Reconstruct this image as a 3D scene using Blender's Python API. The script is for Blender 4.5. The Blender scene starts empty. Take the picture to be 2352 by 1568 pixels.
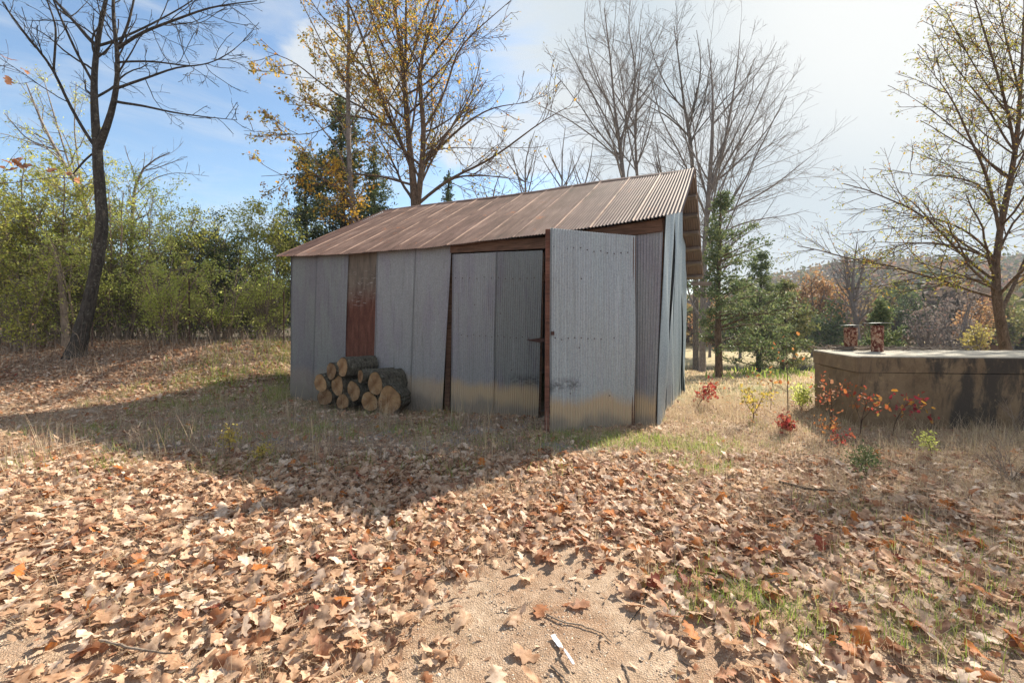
import bpy, math, random
import numpy as np
from mathutils import Vector
PI = math.pi
S = bpy.context.scene
C = S.collection

# ------------------------------------------------------------------ camera, sky, sun
F, HX, HY, EYE = 1020.0, 1176.0, 745.0, 1.45
cam_d = bpy.data.cameras.new('camera'); cam = bpy.data.objects.new('camera', cam_d); C.objects.link(cam)
cam.location = (0, 0, EYE); cam.rotation_euler = (PI/2, 0, 0)
cam_d.sensor_width = 36; cam_d.lens = 36*F/2352; cam_d.shift_y = -39/2352
cam_d.clip_start = .05; cam_d.clip_end = 3000
S.camera = cam
SUN_EL, SUN_AZ = math.radians(34.4), math.radians(46.5)
sdir = Vector((math.sin(SUN_AZ)*math.cos(SUN_EL), math.cos(SUN_AZ)*math.cos(SUN_EL), math.sin(SUN_EL)))
sun_d = bpy.data.lights.new('sun', 'SUN'); sun = bpy.data.objects.new('sun', sun_d); C.objects.link(sun)
sun_d.energy = 5.0; sun_d.angle = math.radians(.53); sun_d.color = (1, .92, .77)
sun.rotation_euler = sdir.to_track_quat('Z', 'Y').to_euler()
S.view_settings.view_transform = 'Standard'; S.view_settings.look = 'None'
S.view_settings.gamma = 1; S.view_settings.use_curve_mapping = False
S.view_settings.exposure = 1.42

class NT:
    def __init__(s, nt): s.nt = nt; s.L = nt.links
    def n(s, t, **k):
        o = s.nt.nodes.new(t)
        for a, b in k.items(): setattr(o, a, b)
        return o
    def put(s, sock, v):
        if hasattr(v, 'is_output') or isinstance(v, bpy.types.NodeSocket): s.L.new(v, sock)
        else: sock.default_value = v
    def m(s, op, a, b=0.0, c=None, clamp=False):
        o = s.n('ShaderNodeMath', operation=op, use_clamp=clamp)
        s.put(o.inputs[0], a); s.put(o.inputs[1], b)
        if c is not None: s.put(o.inputs[2], c)
        return o.outputs[0]
    def mix(s, f, a, b, mode='MIX'):
        o = s.n('ShaderNodeMix', data_type='RGBA', blend_type=mode)
        s.put(o.inputs[0], f)
        for i, v in ((6, a), (7, b)):
            s.put(o.inputs[i], (*v, 1) if isinstance(v, tuple) and len(v) == 3 else v)
        return o.outputs[2]
    def ss(s, x, a, b):
        o = s.n('ShaderNodeMapRange', interpolation_type='SMOOTHSTEP')
        s.put(o.inputs[0], x); s.put(o.inputs[1], a); s.put(o.inputs[2], b)
        return o.outputs[0]
    def noise(s, vec, scale, detail=4, rough=.55, dist=0.0):
        o = s.n('ShaderNodeTexNoise'); s.L.new(vec, o.inputs['Vector'])
        o.inputs['Scale'].default_value = scale; o.inputs['Detail'].default_value = detail
        o.inputs['Roughness'].default_value = rough; o.inputs['Distortion'].default_value = dist
        return o.outputs[0]
    def ramp(s, x, stops, interp='LINEAR'):
        o = s.n('ShaderNodeValToRGB'); s.put(o.inputs[0], x); cr = o.color_ramp; cr.interpolation = interp
        while len(cr.elements) < len(stops): cr.elements.new(.5)
        for e, (p, c) in zip(cr.elements, stops): e.position = p; e.color = (*c, 1)
        return o.outputs[0]
    def scale(s, vec, sc, loc=(0, 0, 0)):
        o = s.n('ShaderNodeMapping'); s.L.new(vec, o.inputs[0]); o.inputs['Scale'].default_value = sc
        o.inputs['Location'].default_value = loc
        return o.outputs[0]

w = bpy.data.worlds.new('World'); S.world = w; w.use_nodes = True
N = NT(w.node_tree); w.node_tree.nodes.clear()
sky = N.n('ShaderNodeTexSky', sky_type='NISHITA', sun_disc=False)
sky.sun_elevation = SUN_EL; sky.sun_rotation = SUN_AZ
sky.air_density = 1.0; sky.dust_density = 1.2; sky.ozone_density = 2.0
tc = N.n('ShaderNodeTexCoord').outputs['Generated']
sx = N.n('ShaderNodeSeparateXYZ'); N.L.new(tc, sx.inputs[0])
az = N.m('ARCTAN2', sx.outputs[0], sx.outputs[1]); el = N.m('ARCSINE', sx.outputs[2])
cmb = N.n('ShaderNodeCombineXYZ'); N.L.new(az, cmb.inputs[0]); N.L.new(N.m('MULTIPLY', el, 1.7), cmb.inputs[1])
cv = cmb.outputs[0]
nz = N.noise(cv, 4.5, 8, .6, .3)
nz2 = N.noise(N.scale(cv, (1, 3.2, 1)), 3.2, 7, .62, .5)
def blob(a, e, ra, re):
    dx = N.m('DIVIDE', N.m('SUBTRACT', az, a), ra); dy = N.m('DIVIDE', N.m('SUBTRACT', el, e), re)
    return N.m('SUBTRACT', 1.0, N.m('SQRT', N.m('ADD', N.m('MULTIPLY', dx, dx), N.m('MULTIPLY', dy, dy))))
b = N.m('MAXIMUM', blob(.02, .385, .24, .075), blob(.17, .47, .13, .085))
b = N.m('MAXIMUM', b, blob(-.36, .49, .14, .09))
b = N.m('MAXIMUM', b, blob(.40, .36, .16, .07))
puff = N.ss(N.m('ADD', b, N.m('MULTIPLY', N.m('SUBTRACT', nz, .5), 1.7)), .0, .32)
dt = N.n('ShaderNodeVectorMath', operation='DOT_PRODUCT'); N.L.new(tc, dt.inputs[0]); dt.inputs[1].default_value = sdir
near = N.ss(dt.outputs['Value'], .66, .96); near2 = N.ss(dt.outputs['Value'], .90, 1.0)
veil = N.ss(N.m('ADD', nz2, N.m('MULTIPLY', near, .95)), .5, 1.15)
wisp = N.m('MULTIPLY', N.ss(nz2, .42, .8), .5)
cl = N.m('MAXIMUM', N.m('MULTIPLY', puff, .85), N.m('MAXIMUM', veil, wisp))
cloudcol = N.mix(near2, N.mix(N.m('MULTIPLY', near, N.m('SUBTRACT', 1.0, N.m('MULTIPLY', puff, .7))), (3.35, 3.5, 3.6), (2.65, 3.02, 3.3)), (4.0, 4.05, 4.0))
back = N.m('MULTIPLY', N.ss(N.m('MULTIPLY', sx.outputs[1], -1.0), .0, .4), N.ss(nz, .36, .56))   # bright cloud added behind the camera, out of view, to fill the shade
cloudcol = N.mix(back, cloudcol, (4.2, 4.4, 4.6)); cl = N.m('MAXIMUM', cl, back)
skc = N.mix(1.0, sky.outputs[0], (.80, .90, .92), 'MULTIPLY')
# the thin cirrus takes the edge off the glare round the sun
bg = N.n('ShaderNodeBackground'); N.L.new(N.mix(cl, skc, cloudcol), bg.inputs[0]); bg.inputs[1].default_value = .092
out = N.n('ShaderNodeOutputWorld'); N.L.new(bg.outputs[0], out.inputs[0])

# ------------------------------------------------------------------ helpers
def px(x, y, Y):                       # where a feature seen at (x,y) of the reference stands, Y metres ahead
    return np.array(((x-HX)/F*Y, Y, EYE-(y-HY)/F*Y))
def sstep(x, a, b):
    t = np.clip((x-a)/(b-a), 0, 1); return t*t*(3-2*t)
def wob(x, y, s=1.0, seed=0):
    r = np.random.default_rng(seed); z = 0
    for k in range(5):
        f = s*(1.7**k); a = r.uniform(0, 2*PI); p = r.uniform(0, 2*PI, 2)
        z = z + np.sin(f*(x*math.cos(a)+y*math.sin(a))+p[0])*np.sin(f*(-x*math.sin(a)+y*math.cos(a))*1.1+p[1])/(1.35**k)
    return z/2.2
POND = (25.0, 36.5, 17.0, 6.0)
def terrain(X, Y):
    X = np.asarray(X, float); Y = np.asarray(Y, float)
    z = -.15*sstep(-X, -1, 3.0)*sstep(Y, 5, 8)
    z = z + 1.05*sstep(Y, 8.6, 14)*sstep(-X-(Y-9.6)*.1, 4.7, 6.6)
    z = z - .08*np.clip(Y-8, 0, 24)*sstep(X-(Y-8)*.3, -1, 2.5)
    z = z - .4*sstep(Y, 16, 30)*(1-sstep(X-(Y-8)*.3, -1, 2.5))*sstep(X, -8, 0)
    d = np.sqrt(((X-POND[0])/POND[2])**2+((Y-POND[1])/POND[3])**2)
    z = z - 1.2*(1-sstep(d, .75, 1.04))
    z = z + .018*wob(X, Y, 2.3, 3)+.05*wob(X, Y, .6, 4)*sstep(Y, 3, 9)
    return z
def gz(x, y): return float(terrain(x, y))

def mat(name, fn):
    m = bpy.data.materials.new(name); m.use_nodes = True; m.node_tree.nodes.clear()
    N = NT(m.node_tree); sh = fn(N)
    o = N.n('ShaderNodeOutputMaterial'); N.L.new(sh, o.inputs[0]); return m
def princ(N, col, rough=.8, metal=0.0, bump=None, bstr=.3, bdist=.01, spec=.3):
    p = N.n('ShaderNodeBsdfPrincipled')
    N.put(p.inputs['Base Color'], (*col, 1) if isinstance(col, tuple) else col)
    N.put(p.inputs['Roughness'], rough); N.put(p.inputs['Metallic'], metal)
    p.inputs['Specular IOR Level'].default_value = spec
    if bump is not None:
        b = N.n('ShaderNodeBump'); b.inputs['Strength'].default_value = bstr; b.inputs['Distance'].default_value = bdist
        N.L.new(bump, b.inputs['Height']); N.L.new(b.outputs[0], p.inputs['Normal'])
    return p.outputs[0]
def pos(N): return N.n('ShaderNodeNewGeometry').outputs['Position']
def objc(N): return N.n('ShaderNodeTexCoord').outputs['Object']
def attr(N, name='rnd'): return N.n('ShaderNodeAttribute', attribute_name=name).outputs['Fac']

def leafmat(name, stops, trans=.35, rough=.6, interp='LINEAR', mottle=0):
    def f(N):
        c = N.ramp(attr(N), stops, interp)
        if mottle:
            c = N.mix(N.ss(N.noise(pos(N), mottle, 3, .7), .35, .75), c, N.mix(1.0, c, (.55, .48, .42), 'MULTIPLY'))
        p = princ(N, c, rough, spec=.25)
        t = N.n('ShaderNodeBsdfTranslucent'); N.L.new(c, t.inputs[0])
        m = N.n('ShaderNodeMixShader'); m.inputs[0].default_value = trans
        N.L.new(p, m.inputs[1]); N.L.new(t.outputs[0], m.inputs[2]); return m.outputs[0]
    return mat(name, f)

# mesh building -----------------------------------------------------
def mesh_obj(name, V, polys, mats, parent=None, rnd=None, mi=None, smooth=False, loc=None):
    """V (n,3); polys: list of index arrays (m,k); rnd: per-face floats in the same order"""
    V = np.asarray(V, np.float32)
    polys = [np.asarray(p, np.int32) for p in polys if len(p)]
    me = bpy.data.meshes.new(name)
    if loc is not None: V = V-np.asarray(loc, np.float32)
    me.vertices.add(len(V)); me.vertices.foreach_set('co', V.ravel())
    li = np.concatenate([p.ravel() for p in polys]); cnt = np.concatenate([np.full(len(p), p.shape[1], np.int32) for p in polys])
    st = np.concatenate([[0], np.cumsum(cnt)[:-1]]).astype(np.int32)
    me.loops.add(len(li)); me.loops.foreach_set('vertex_index', li)
    me.polygons.add(len(cnt)); me.polygons.foreach_set('loop_start', st); me.polygons.foreach_set('loop_total', cnt)
    if mi is not None: me.polygons.foreach_set('material_index', np.asarray(mi, np.int32))
    me.polygons.foreach_set('use_smooth', np.full(len(cnt), smooth))
    if rnd is not None:
        a = me.attributes.new('rnd', 'FLOAT', 'FACE'); a.data.foreach_set('value', np.asarray(rnd, np.float32))
    me.update(calc_edges=True); me.validate()
    for m in (mats if isinstance(mats, (list, tuple)) else [mats]): me.materials.append(m)
    o = bpy.data.objects.new(name, me); C.objects.link(o)
    if parent: o.parent = parent
    if loc is not None: o.location = loc
    return o
def tag(o, label=None, cat=None, group=None, kind=None):
    if label: o['label'] = label
    if cat: o['category'] = cat
    if group: o['group'] = group
    if kind: o['kind'] = kind
    return o
def thing(name, label, cat, group=None, loc=(0, 0, 0)):
    o = bpy.data.objects.new(name, None); C.objects.link(o); o.empty_display_size = .2
    o.location = loc
    return tag(o, label, cat, group)
def part(p, name, V, polys, m, label=None, **k):   # a part given in world coordinates under thing p
    V = np.asarray(V, float)-np.array(p['_o'] if '_o' in p else p.location)
    o = mesh_obj(name, V, polys, m, parent=p, **k)
    if label: o['label'] = label
    return o
def box(c, sx_, sy_, sz_, rz=0.0):
    v = np.array([(x, y, z) for x in (-1, 1) for y in (-1, 1) for z in (-1, 1)], float)*np.array((sx_, sy_, sz_))/2
    ca, sa = math.cos(rz), math.sin(rz)
    v = np.c_[v[:, 0]*ca-v[:, 1]*sa, v[:, 0]*sa+v[:, 1]*ca, v[:, 2]]+np.array(c)
    f = [(0, 1, 3, 2), (4, 6, 7, 5), (0, 4, 5, 1), (2, 3, 7, 6), (0, 2, 6, 4), (1, 5, 7, 3)]
    return v, np.array(f)
def beam(a, b, w_, h_, up=(0, 0, 1)):
    a = np.array(a, float); b = np.array(b, float); d = b-a; d /= np.linalg.norm(d)
    s = np.cross(d, up); s /= np.linalg.norm(s); u_ = np.cross(s, d)
    v = []
    for p in (a, b):
        for i, j in ((-1, -1), (1, -1), (1, 1), (-1, 1)): v.append(p+s*i*w_/2+u_*j*h_/2)
    f = [(0, 1, 2, 3), (7, 6, 5, 4), (0, 4, 5, 1), (1, 5, 6, 2), (2, 6, 7, 3), (3, 7, 4, 0)]
    return np.array(v), np.array(f)
def join(items):
    V = []; P = []; o = 0
    for v, f in items:
        V.append(v); P.append(np.asarray(f)+o); o += len(v)
    return np.concatenate(V), [np.asarray(p) for p in P]

def tubes(pts, rad, sides):
    """pts (m,n,3) rad (m,n) -> V, quads"""
    m, n, _ = pts.shape
    t = np.empty_like(pts); t[:, 1:-1] = pts[:, 2:]-pts[:, :-2]; t[:, 0] = pts[:, 1]-pts[:, 0]; t[:, -1] = pts[:, -1]-pts[:, -2]
    t /= np.linalg.norm(t, axis=2, keepdims=True)+1e-9
    ref = np.where(np.abs(t[:, :1, 2:3]) > .8, np.array([[[1., .2, 0]]]), np.array([[[0, 0, 1.]]]))
    a = np.cross(t, np.broadcast_to(ref, t.shape)); a /= np.linalg.norm(a, axis=2, keepdims=True)+1e-9
    b = np.cross(t, a)
    th = np.arange(sides)*2*PI/sides
    V = pts[:, :, None]+rad[:, :, None, None]*(np.cos(th)[:, None]*a[:, :, None]+np.sin(th)[:, None]*b[:, :, None])
    i = np.arange(m)[:, None, None]; j = np.arange(n-1)[None, :, None]; k = np.arange(sides)[None, None, :]; k2 = (k+1) % sides
    base = i*n*sides
    q = np.stack(np.broadcast_arrays(base+j*sides+k, base+j*sides+k2, base+(j+1)*sides+k2, base+(j+1)*sides+k), -1)
    return V.reshape(-1, 3), q.reshape(-1, 4)
def resample(p, n):
    p = np.asarray(p, float); d = np.r_[0, np.cumsum(np.linalg.norm(np.diff(p[:, :3], axis=0), axis=1))]
    s = np.linspace(0, d[-1], n); 
    lin = np.stack([np.interp(s, d, p[:, k]) for k in range(p.shape[1])], 1)
    # soften the corners
    for _ in range(2): lin[1:-1, :3] = lin[1:-1, :3]*.5+(lin[2:, :3]+lin[:-2, :3])*.25
    return lin
def children(P, R, rng, per, t0, t1, ang, ln, nseg, wig, up, rr, rmin, flat=0.0, bias=None):
    """grow a level of branches off every polyline of P (m,n,3)"""
    m, n, _ = P.shape
    L = np.linalg.norm(np.diff(P, axis=1), axis=2).sum(1)
    if np.isscalar(per): cnt = np.full(m, per)
    else: cnt = np.maximum(1, (L*per[0]+rng.uniform(0, 1, m)).astype(int))
    idx = np.repeat(np.arange(m), cnt); M = len(idx)
    t = t0+(t1-t0)*rng.uniform(0, 1, M)**.9
    f = t*(n-1); i0 = np.clip(f.astype(int), 0, n-2); fr = (f-i0)[:, None]
    p = P[idx, i0]*(1-fr)+P[idx, i0+1]*fr
    tan = P[idx, i0+1]-P[idx, i0]; tan /= np.linalg.norm(tan, axis=1, keepdims=True)+1e-9
    r = R[idx, i0]*(1-fr[:, 0])+R[idx, i0+1]*fr[:, 0]
    rv = rng.normal(0, 1, (M, 3)); rv[:, 2] *= (1-flat)
    side = rv-(rv*tan).sum(1, keepdims=True)*tan; side /= np.linalg.norm(side, axis=1, keepdims=True)+1e-9
    a = rng.uniform(ang[0], ang[1], M)[:, None]
    d = tan*np.cos(a)+side*np.sin(a)
    if bias is not None: d = d+np.asarray(bias); d /= np.linalg.norm(d, axis=1, keepdims=True)
    ll = ln(L[idx], t)*rng.uniform(.55, 1.2, M)
    out = np.empty((M, nseg+1, 3)); out[:, 0] = p
    step = (ll/nseg)[:, None]
    for k in range(nseg):
        d = d+rng.normal(0, wig, (M, 3))+np.array((0, 0, up)); d /= np.linalg.norm(d, axis=1, keepdims=True)
        out[:, k+1] = out[:, k]+d*step
    r0 = np.maximum(r*rr, rmin)
    rad = np.maximum(r0[:, None]*np.linspace(1, .35, nseg+1)[None], rmin*.8)
    return out, rad
def leaves_at(pts, rng, size, aspect=.6, per=1, jit=.03, droop=0.0, vsz=.35):
    """small folded leaves: two triangles sharing the midrib"""
    P = np.repeat(pts, per, 0); M = len(P); P = P+rng.normal(0, jit, (M, 3))
    d = rng.normal(0, 1, (M, 3)); d[:, 2] -= droop; d /= np.linalg.norm(d, axis=1, keepdims=True)
    s = np.cross(d, rng.normal(0, 1, (M, 3))); s /= np.linalg.norm(s, axis=1, keepdims=True)+1e-9
    nrm = np.cross(d, s)
    sz = (size*rng.uniform(1-vsz, 1+vsz, M))[:, None]
    V = np.stack([P, P+d*sz*.55+s*sz*aspect*.5+nrm*sz*.12, P+d*sz, P+d*sz*.5-s*sz*aspect*.5+nrm*sz*.12], 1).reshape(-1, 3)
    b_ = np.arange(M)[:, None]*4
    return V, np.concatenate([b_+np.array([[0, 1, 2]]), b_+np.array([[0, 2, 3]])]), np.r_[rng.uniform(0, 1, M)]

# ------------------------------------------------------------------ materials
def f_ground(N):
    p = pos(N); s = N.n('ShaderNodeSeparateXYZ'); N.L.new(p, s.inputs[0]); X, Y = s.outputs[0], s.outputs[1]
    n1 = N.noise(p, 1.3, 5, .6); n2 = N.noise(p, 14, 5, .65); n3 = N.noise(p, 120, 3, .7)
    dirt = N.ramp(N.m('ADD', N.m('MULTIPLY', n2, .6), N.m('MULTIPLY', n3, .4)), [(.3, (.17, .115, .075)), (.5, (.33, .24, .17)), (.72, (.50, .40, .31))])
    dirt = N.mix(N.ss(n1, .42, .62), dirt, N.mix(1.0, dirt, (.62, .58, .56), 'MULTIPLY'))
    grassy = N.ramp(n2, [(.3, (.07, .075, .025)), (.5, (.17, .16, .06)), (.7, (.30, .25, .12))])
    grit = N.m('MULTIPLY', N.m('MULTIPLY', N.ss(Y, 4.2, 5.2), N.m('SUBTRACT', 1.0, N.ss(Y, 7.6, 8.6))), N.m('MULTIPLY', N.ss(X, -6.5, -5), N.m('SUBTRACT', 1.0, N.ss(X, .4, 1.4))))
    dirt = N.mix(N.m('MULTIPLY', grit, N.ss(N.noise(p, 2.2, 5, .65), .44, .56)), dirt, N.ramp(n3, [(.35, (.14, .14, .14)), (.6, (.34, .34, .34))]))
    dirt = N.mix(N.m('MULTIPLY', N.ss(N.noise(p, 4.5, 4, .6), .5, .7), .55), dirt, N.mix(1.0, dirt, (.62, .56, .5), 'MULTIPLY'))
    far = N.ss(Y, 7.0, 10.5)
    lf = N.ramp(N.noise(p, 9, 6, .8), [(.3, (.10, .06, .035)), (.5, (.24, .14, .085)), (.68, (.40, .27, .18))])
    c = N.mix(N.m('MULTIPLY', far, N.ss(X, -5.6, -4.4)), N.mix(N.ss(n1, .35, .7), dirt, lf), grassy)
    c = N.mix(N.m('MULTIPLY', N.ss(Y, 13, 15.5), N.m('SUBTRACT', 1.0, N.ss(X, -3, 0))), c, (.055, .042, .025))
    # the mown field runs tan towards the pond
    tan = N.ramp(N.noise(p, 3, 5, .7), [(.35, (.20, .18, .07)), (.5, (.33, .26, .14)), (.7, (.42, .34, .20))])
    c = N.mix(N.m('MULTIPLY', N.ss(Y, 11, 15), N.ss(X, 2, 5)), c, tan)
    v = N.n('ShaderNodeTexVoronoi'); N.L.new(p, v.inputs[0]); v.inputs['Scale'].default_value = 120
    peb = N.m('SUBTRACT', 1.0, N.ss(v.outputs['Distance'], .1, .75))
    c = N.mix(N.m('MULTIPLY', N.ss(peb, .4, .9), .25), c, (.55, .43, .33))
    h = N.m('ADD', N.m('MULTIPLY', peb, .5), N.m('ADD', n3, n2))
    return princ(N, c, .95, bump=h, bstr=.65, bdist=.008, spec=.15)
M_ground = mat('ground soil', f_ground)

def f_galv(tint, sheen=.35, mud=True, purple=.5):
    def f(N):
        p = pos(N); s = N.n('ShaderNodeSeparateXYZ'); N.L.new(p, s.inputs[0]); Z = s.outputs[2]
        v = N.n('ShaderNodeTexVoronoi'); N.L.new(p, v.inputs[0]); v.inputs['Scale'].default_value = 70
        sp = N.noise(p, 160, 2, .8)
        big = N.noise(N.scale(p, (2.2, 2.2, .5)), 1.4, 5, .6)
        r = attr(N)
        c = N.ramp(N.m('ADD', N.m('MULTIPLY', v.outputs['Color'], .45), N.m('MULTIPLY', sp, .55)),
                   [(.25, tuple(x*.78 for x in tint)), (.5, tint), (.8, tuple(min(1, x*1.22) for x in tint))])
        c = N.mix(N.m('MULTIPLY', N.ss(big, .46, .60), purple), c, N.mix(1.0, c, (.86, .76, .90), 'MULTIPLY'))
        c = N.mix(N.m('MULTIPLY', r, .55), c, N.mix(1.0, c, (.62, .63, .63), 'MULTIPLY'))
        streak = N.noise(N.scale(p, (22, 22, .35)), 1, 5, .75)
        c = N.mix(N.ss(streak, .56, .75), c, N.mix(1.0, c, (1.38, 1.38, 1.36), 'MULTIPLY'))
        c = N.mix(N.m('MULTIPLY', N.ss(streak, .46, .3), .6), c, N.mix(1.0, c, (.6, .58, .55), 'MULTIPLY'))
        if mud:      # dried splashes of mud along the foot of the sheets
            e = N.m('ADD', Z, N.m('MULTIPLY', N.m('SUBTRACT', N.noise(N.scale(p, (1.6, 1.6, 1)), 1.3, 4, .6), .5), .55))
            band = N.m('MULTIPLY', N.m('MULTIPLY', N.m('SUBTRACT', 1.0, N.ss(e, .32, .56)), .85), N.m('ADD', .25, N.m('MULTIPLY', N.ss(s.outputs[0], -3.2, -.2), .75)))
            c = N.mix(band, c, (.43, .31, .18))
            band2 = N.m('MULTIPLY', N.m('SUBTRACT', 1.0, N.ss(e, .05, .24)), .75)
            c = N.mix(band2, c, (.20, .18, .155))
            # black sooty smear left on the two door leaves
            sm = N.noise(N.scale(p, (9, 9, 16)), 1.6, 5, .7)
            zc = N.m('SUBTRACT', Z, N.m('ADD', .585, N.m('MULTIPLY', N.ss(s.outputs[0], .4, .6), .085)))
            w1 = N.m('SUBTRACT', 1.0, N.ss(N.m('ABSOLUTE', N.m('ADD', zc, .03)), .01, .13)); xr = N.m('MULTIPLY', N.ss(s.outputs[0], -.1, .05), N.m('SUBTRACT', 1.0, N.ss(s.outputs[0], .85, 1.0)))
            c = N.mix(N.m('MULTIPLY', N.m('MULTIPLY', w1, xr), N.m('MULTIPLY', N.ss(sm, .36, .66), .75)), c, (.03, .03, .035))
        else: band = 0.0
        metal = N.m('MULTIPLY', N.m('SUBTRACT', 1.0, band), sheen)
        h = N.noise(p, 7, 3, .6)
        return princ(N, c, N.m('ADD', .42, N.m('MULTIPLY', sp, .2)), metal, bump=h, bstr=.25, bdist=.02, spec=.4)
    return f
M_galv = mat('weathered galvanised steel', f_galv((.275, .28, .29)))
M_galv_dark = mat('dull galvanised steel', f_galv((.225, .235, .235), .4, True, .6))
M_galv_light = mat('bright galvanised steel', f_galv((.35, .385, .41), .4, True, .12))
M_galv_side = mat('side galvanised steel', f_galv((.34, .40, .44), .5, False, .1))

def f_rustsheet(N):
    p = pos(N); s = N.n('ShaderNodeSeparateXYZ'); N.L.new(p, s.inputs[0]); Z = s.outputs[2]
    n = N.noise(N.scale(p, (5, 5, 1)), 2.2, 6, .7); n2 = N.noise(p, 60, 3, .7)
    c = N.ramp(N.m('ADD', N.m('MULTIPLY', n, .7), N.m('MULTIPLY', n2, .3)), [(.32, (.06, .026, .02)), (.5, (.13, .052, .036)), (.7, (.22, .10, .07))])
    top = N.ss(N.m('ADD', Z, N.m('MULTIPLY', n, .8)), 2.15, 2.75)
    c = N.mix(top, c, N.ramp(n, [(.3, (.10, .085, .07)), (.6, (.20, .16, .13))]))
    g = N.m('MULTIPLY', N.ss(N.noise(N.scale(p, (3, 3, 14)), 1.6, 4, .7), .56, .66), N.m('SUBTRACT', 1.0, N.ss(N.m('ABSOLUTE', N.m('SUBTRACT', Z, 2.15)), .1, .5)))
    c = N.mix(g, c, (.34, .31, .29))
    return princ(N, c, .85, .1, bump=n2, bstr=.4, bdist=.004)
M_rust = mat('rusted sheet', f_rustsheet)

U = np.array((-.903, .430, 0)); VV = np.array((.430, .903, 0))    # along the front wall, into the shed
def f_roof(N):
    p = pos(N)
    du = N.n('ShaderNodeVectorMath', operation='DOT_PRODUCT'); N.L.new(p, du.inputs[0]); du.inputs[1].default_value = U
    dv = N.n('ShaderNodeVectorMath', operation='DOT_PRODUCT'); N.L.new(p, dv.inputs[0]); dv.inputs[1].default_value = VV
    c_ = N.n('ShaderNodeCombineXYZ'); N.L.new(N.m('MULTIPLY', du.outputs['Value'], 9), c_.inputs[0]); N.L.new(dv.outputs['Value'], c_.inputs[1])
    st = N.noise(c_.outputs[0], 1.0, 6, .68); bg_ = N.noise(p, 1.1, 5, .6); fine = N.noise(p, 90, 3, .75)
    k = N.m('ADD', N.m('MULTIPLY', st, .45), N.m('ADD', N.m('MULTIPLY', bg_, .35), N.m('MULTIPLY', fine, .2)))
    c = N.ramp(k, [(.34, (.055, .032, .027)), (.46, (.115, .068, .055)), (.56, (.19, .122, .10)), (.68, (.33, .24, .205))])
    c = N.mix(N.m('MULTIPLY', attr(N), .55, clamp=True), c, N.mix(1.0, c, (.62, .52, .55), 'MULTIPLY'))
    c = N.mix(N.ss(N.noise(p, 3.2, 5, .7), .60, .72), c, (.27, .105, .052))
    # the end towards the field has kept more of its zinc
    c = N.mix(N.m('MULTIPLY', N.m('SUBTRACT', 1.0, N.ss(du.outputs['Value'], .2, 3.6)), .45), c, (.33, .275, .245))
    lap = N.m('MULTIPLY', N.m('GREATER_THAN', attr(N), 1.5), N.ss(st, .35, .6))
    c = N.mix(N.m('MULTIPLY', lap, .8), c, (.46, .31, .235))
    return princ(N, c, .8, .05, bump=fine, bstr=.3, bdist=.003, spec=.2)
M_roof = mat('rusty roof sheet', f_roof)

def f_wood(a, b_, c0):
    def f(N):
        o = pos(N)
        n = N.noise(N.scale(o, (1.5, 1.5, 20)), 2, 6, .7, .4); n2 = N.noise(o, 3, 4, .6)
        c = N.ramp(n, [(.3, a), (.55, b_), (.75, c0)])
        c = N.mix(N.m('MULTIPLY', N.ss(n2, .4, .7), .5), c, N.mix(1.0, c, (.5, .46, .45), 'MULTIPLY'))
        return princ(N, c, .85, bump=n, bstr=.5, bdist=.006)
    return f
M_wood = mat('old timber', f_wood((.05, .028, .018), (.13, .07, .045), (.22, .135, .09)))
M_woodgrey = mat('grey timber', f_wood((.10, .08, .07), (.24, .19, .16), (.38, .31, .26)))
M_woodred = mat('door timber', f_wood((.06, .028, .02), (.15, .065, .045), (.24, .12, .085)))
M_dark = mat('bare earth', lambda N: princ(N, (.05, .04, .03), .95))

def f_bark(a, b_, lich, sc=1.0):
    def f(N):
        o = pos(N)
        n = N.noise(N.scale(o, (18*sc, 18*sc, 5*sc)), 1, 6, .72, .6); n2 = N.noise(o, 13, 6, .75)
        c = N.ramp(n, [(.35, a), (.6, b_)])
        c = N.mix(N.ss(n2, .53, .68), c, N.mix(N.noise(o, 40, 3, .7), c, lich))
        return princ(N, c, .9, bump=n, bstr=1.0, bdist=.02, spec=.15)
    return f
M_bark = mat('dark bark', f_bark((.016, .013, .011), (.06, .05, .042), (.22, .21, .18)))
M_barkgrey = mat('grey bark', f_bark((.09, .075, .068), (.24, .205, .19), (.38, .36, .33)))
M_barkmid = mat('mid grey bark', f_bark((.045, .038, .035), (.14, .12, .11), (.24, .22, .20)))
M_barkwarm = mat('brown bark', f_bark((.05, .032, .022), (.15, .10, .07), (.28, .23, .18)))
M_twig = mat('dry twigs', f_bark((.14, .10, .075), (.30, .235, .18), (.40, .34, .28)))
M_barkfar = mat('far bark', lambda N: princ(N, (.15, .125, .12), .95))

LITTER = [(0, (.66, .47, .33)), (.16, (.52, .32, .20)), (.34, (.76, .60, .47)), (.50, (.40, .21, .13)), (.62, (.62, .43, .30)),
          (.81, (.29, .155, .10)), (.88, (.40, .18, .09)), (.95, (.56, .20, .05)), (.985, (.28, .08, .05))]
M_litter = leafmat('fallen oak leaves', LITTER, .38, .62, 'CONSTANT', 30)
M_litterfine = leafmat('crumbled leaves', [(0, (.48, .33, .22)), (.5, (.32, .19, .12)), (1, (.62, .48, .35))], .3, .8)
M_dry = leafmat('dry grass', [(0, (.52, .40, .26)), (.4, (.64, .51, .35)), (.75, (.44, .31, .20)), (1, (.36, .32, .15))], .4, .7)
M_green = leafmat('green grass', [(0, (.14, .22, .04)), (.5, (.26, .34, .07)), (1, (.42, .42, .12))], .5, .6)
M_bank = leafmat('rough bank grass', [(0, (.18, .22, .05)), (.35, (.34, .36, .10)), (.6, (.46, .42, .18)), (.8, (.40, .30, .17)), (1, (.52, .44, .26))], .45, .6)
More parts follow.
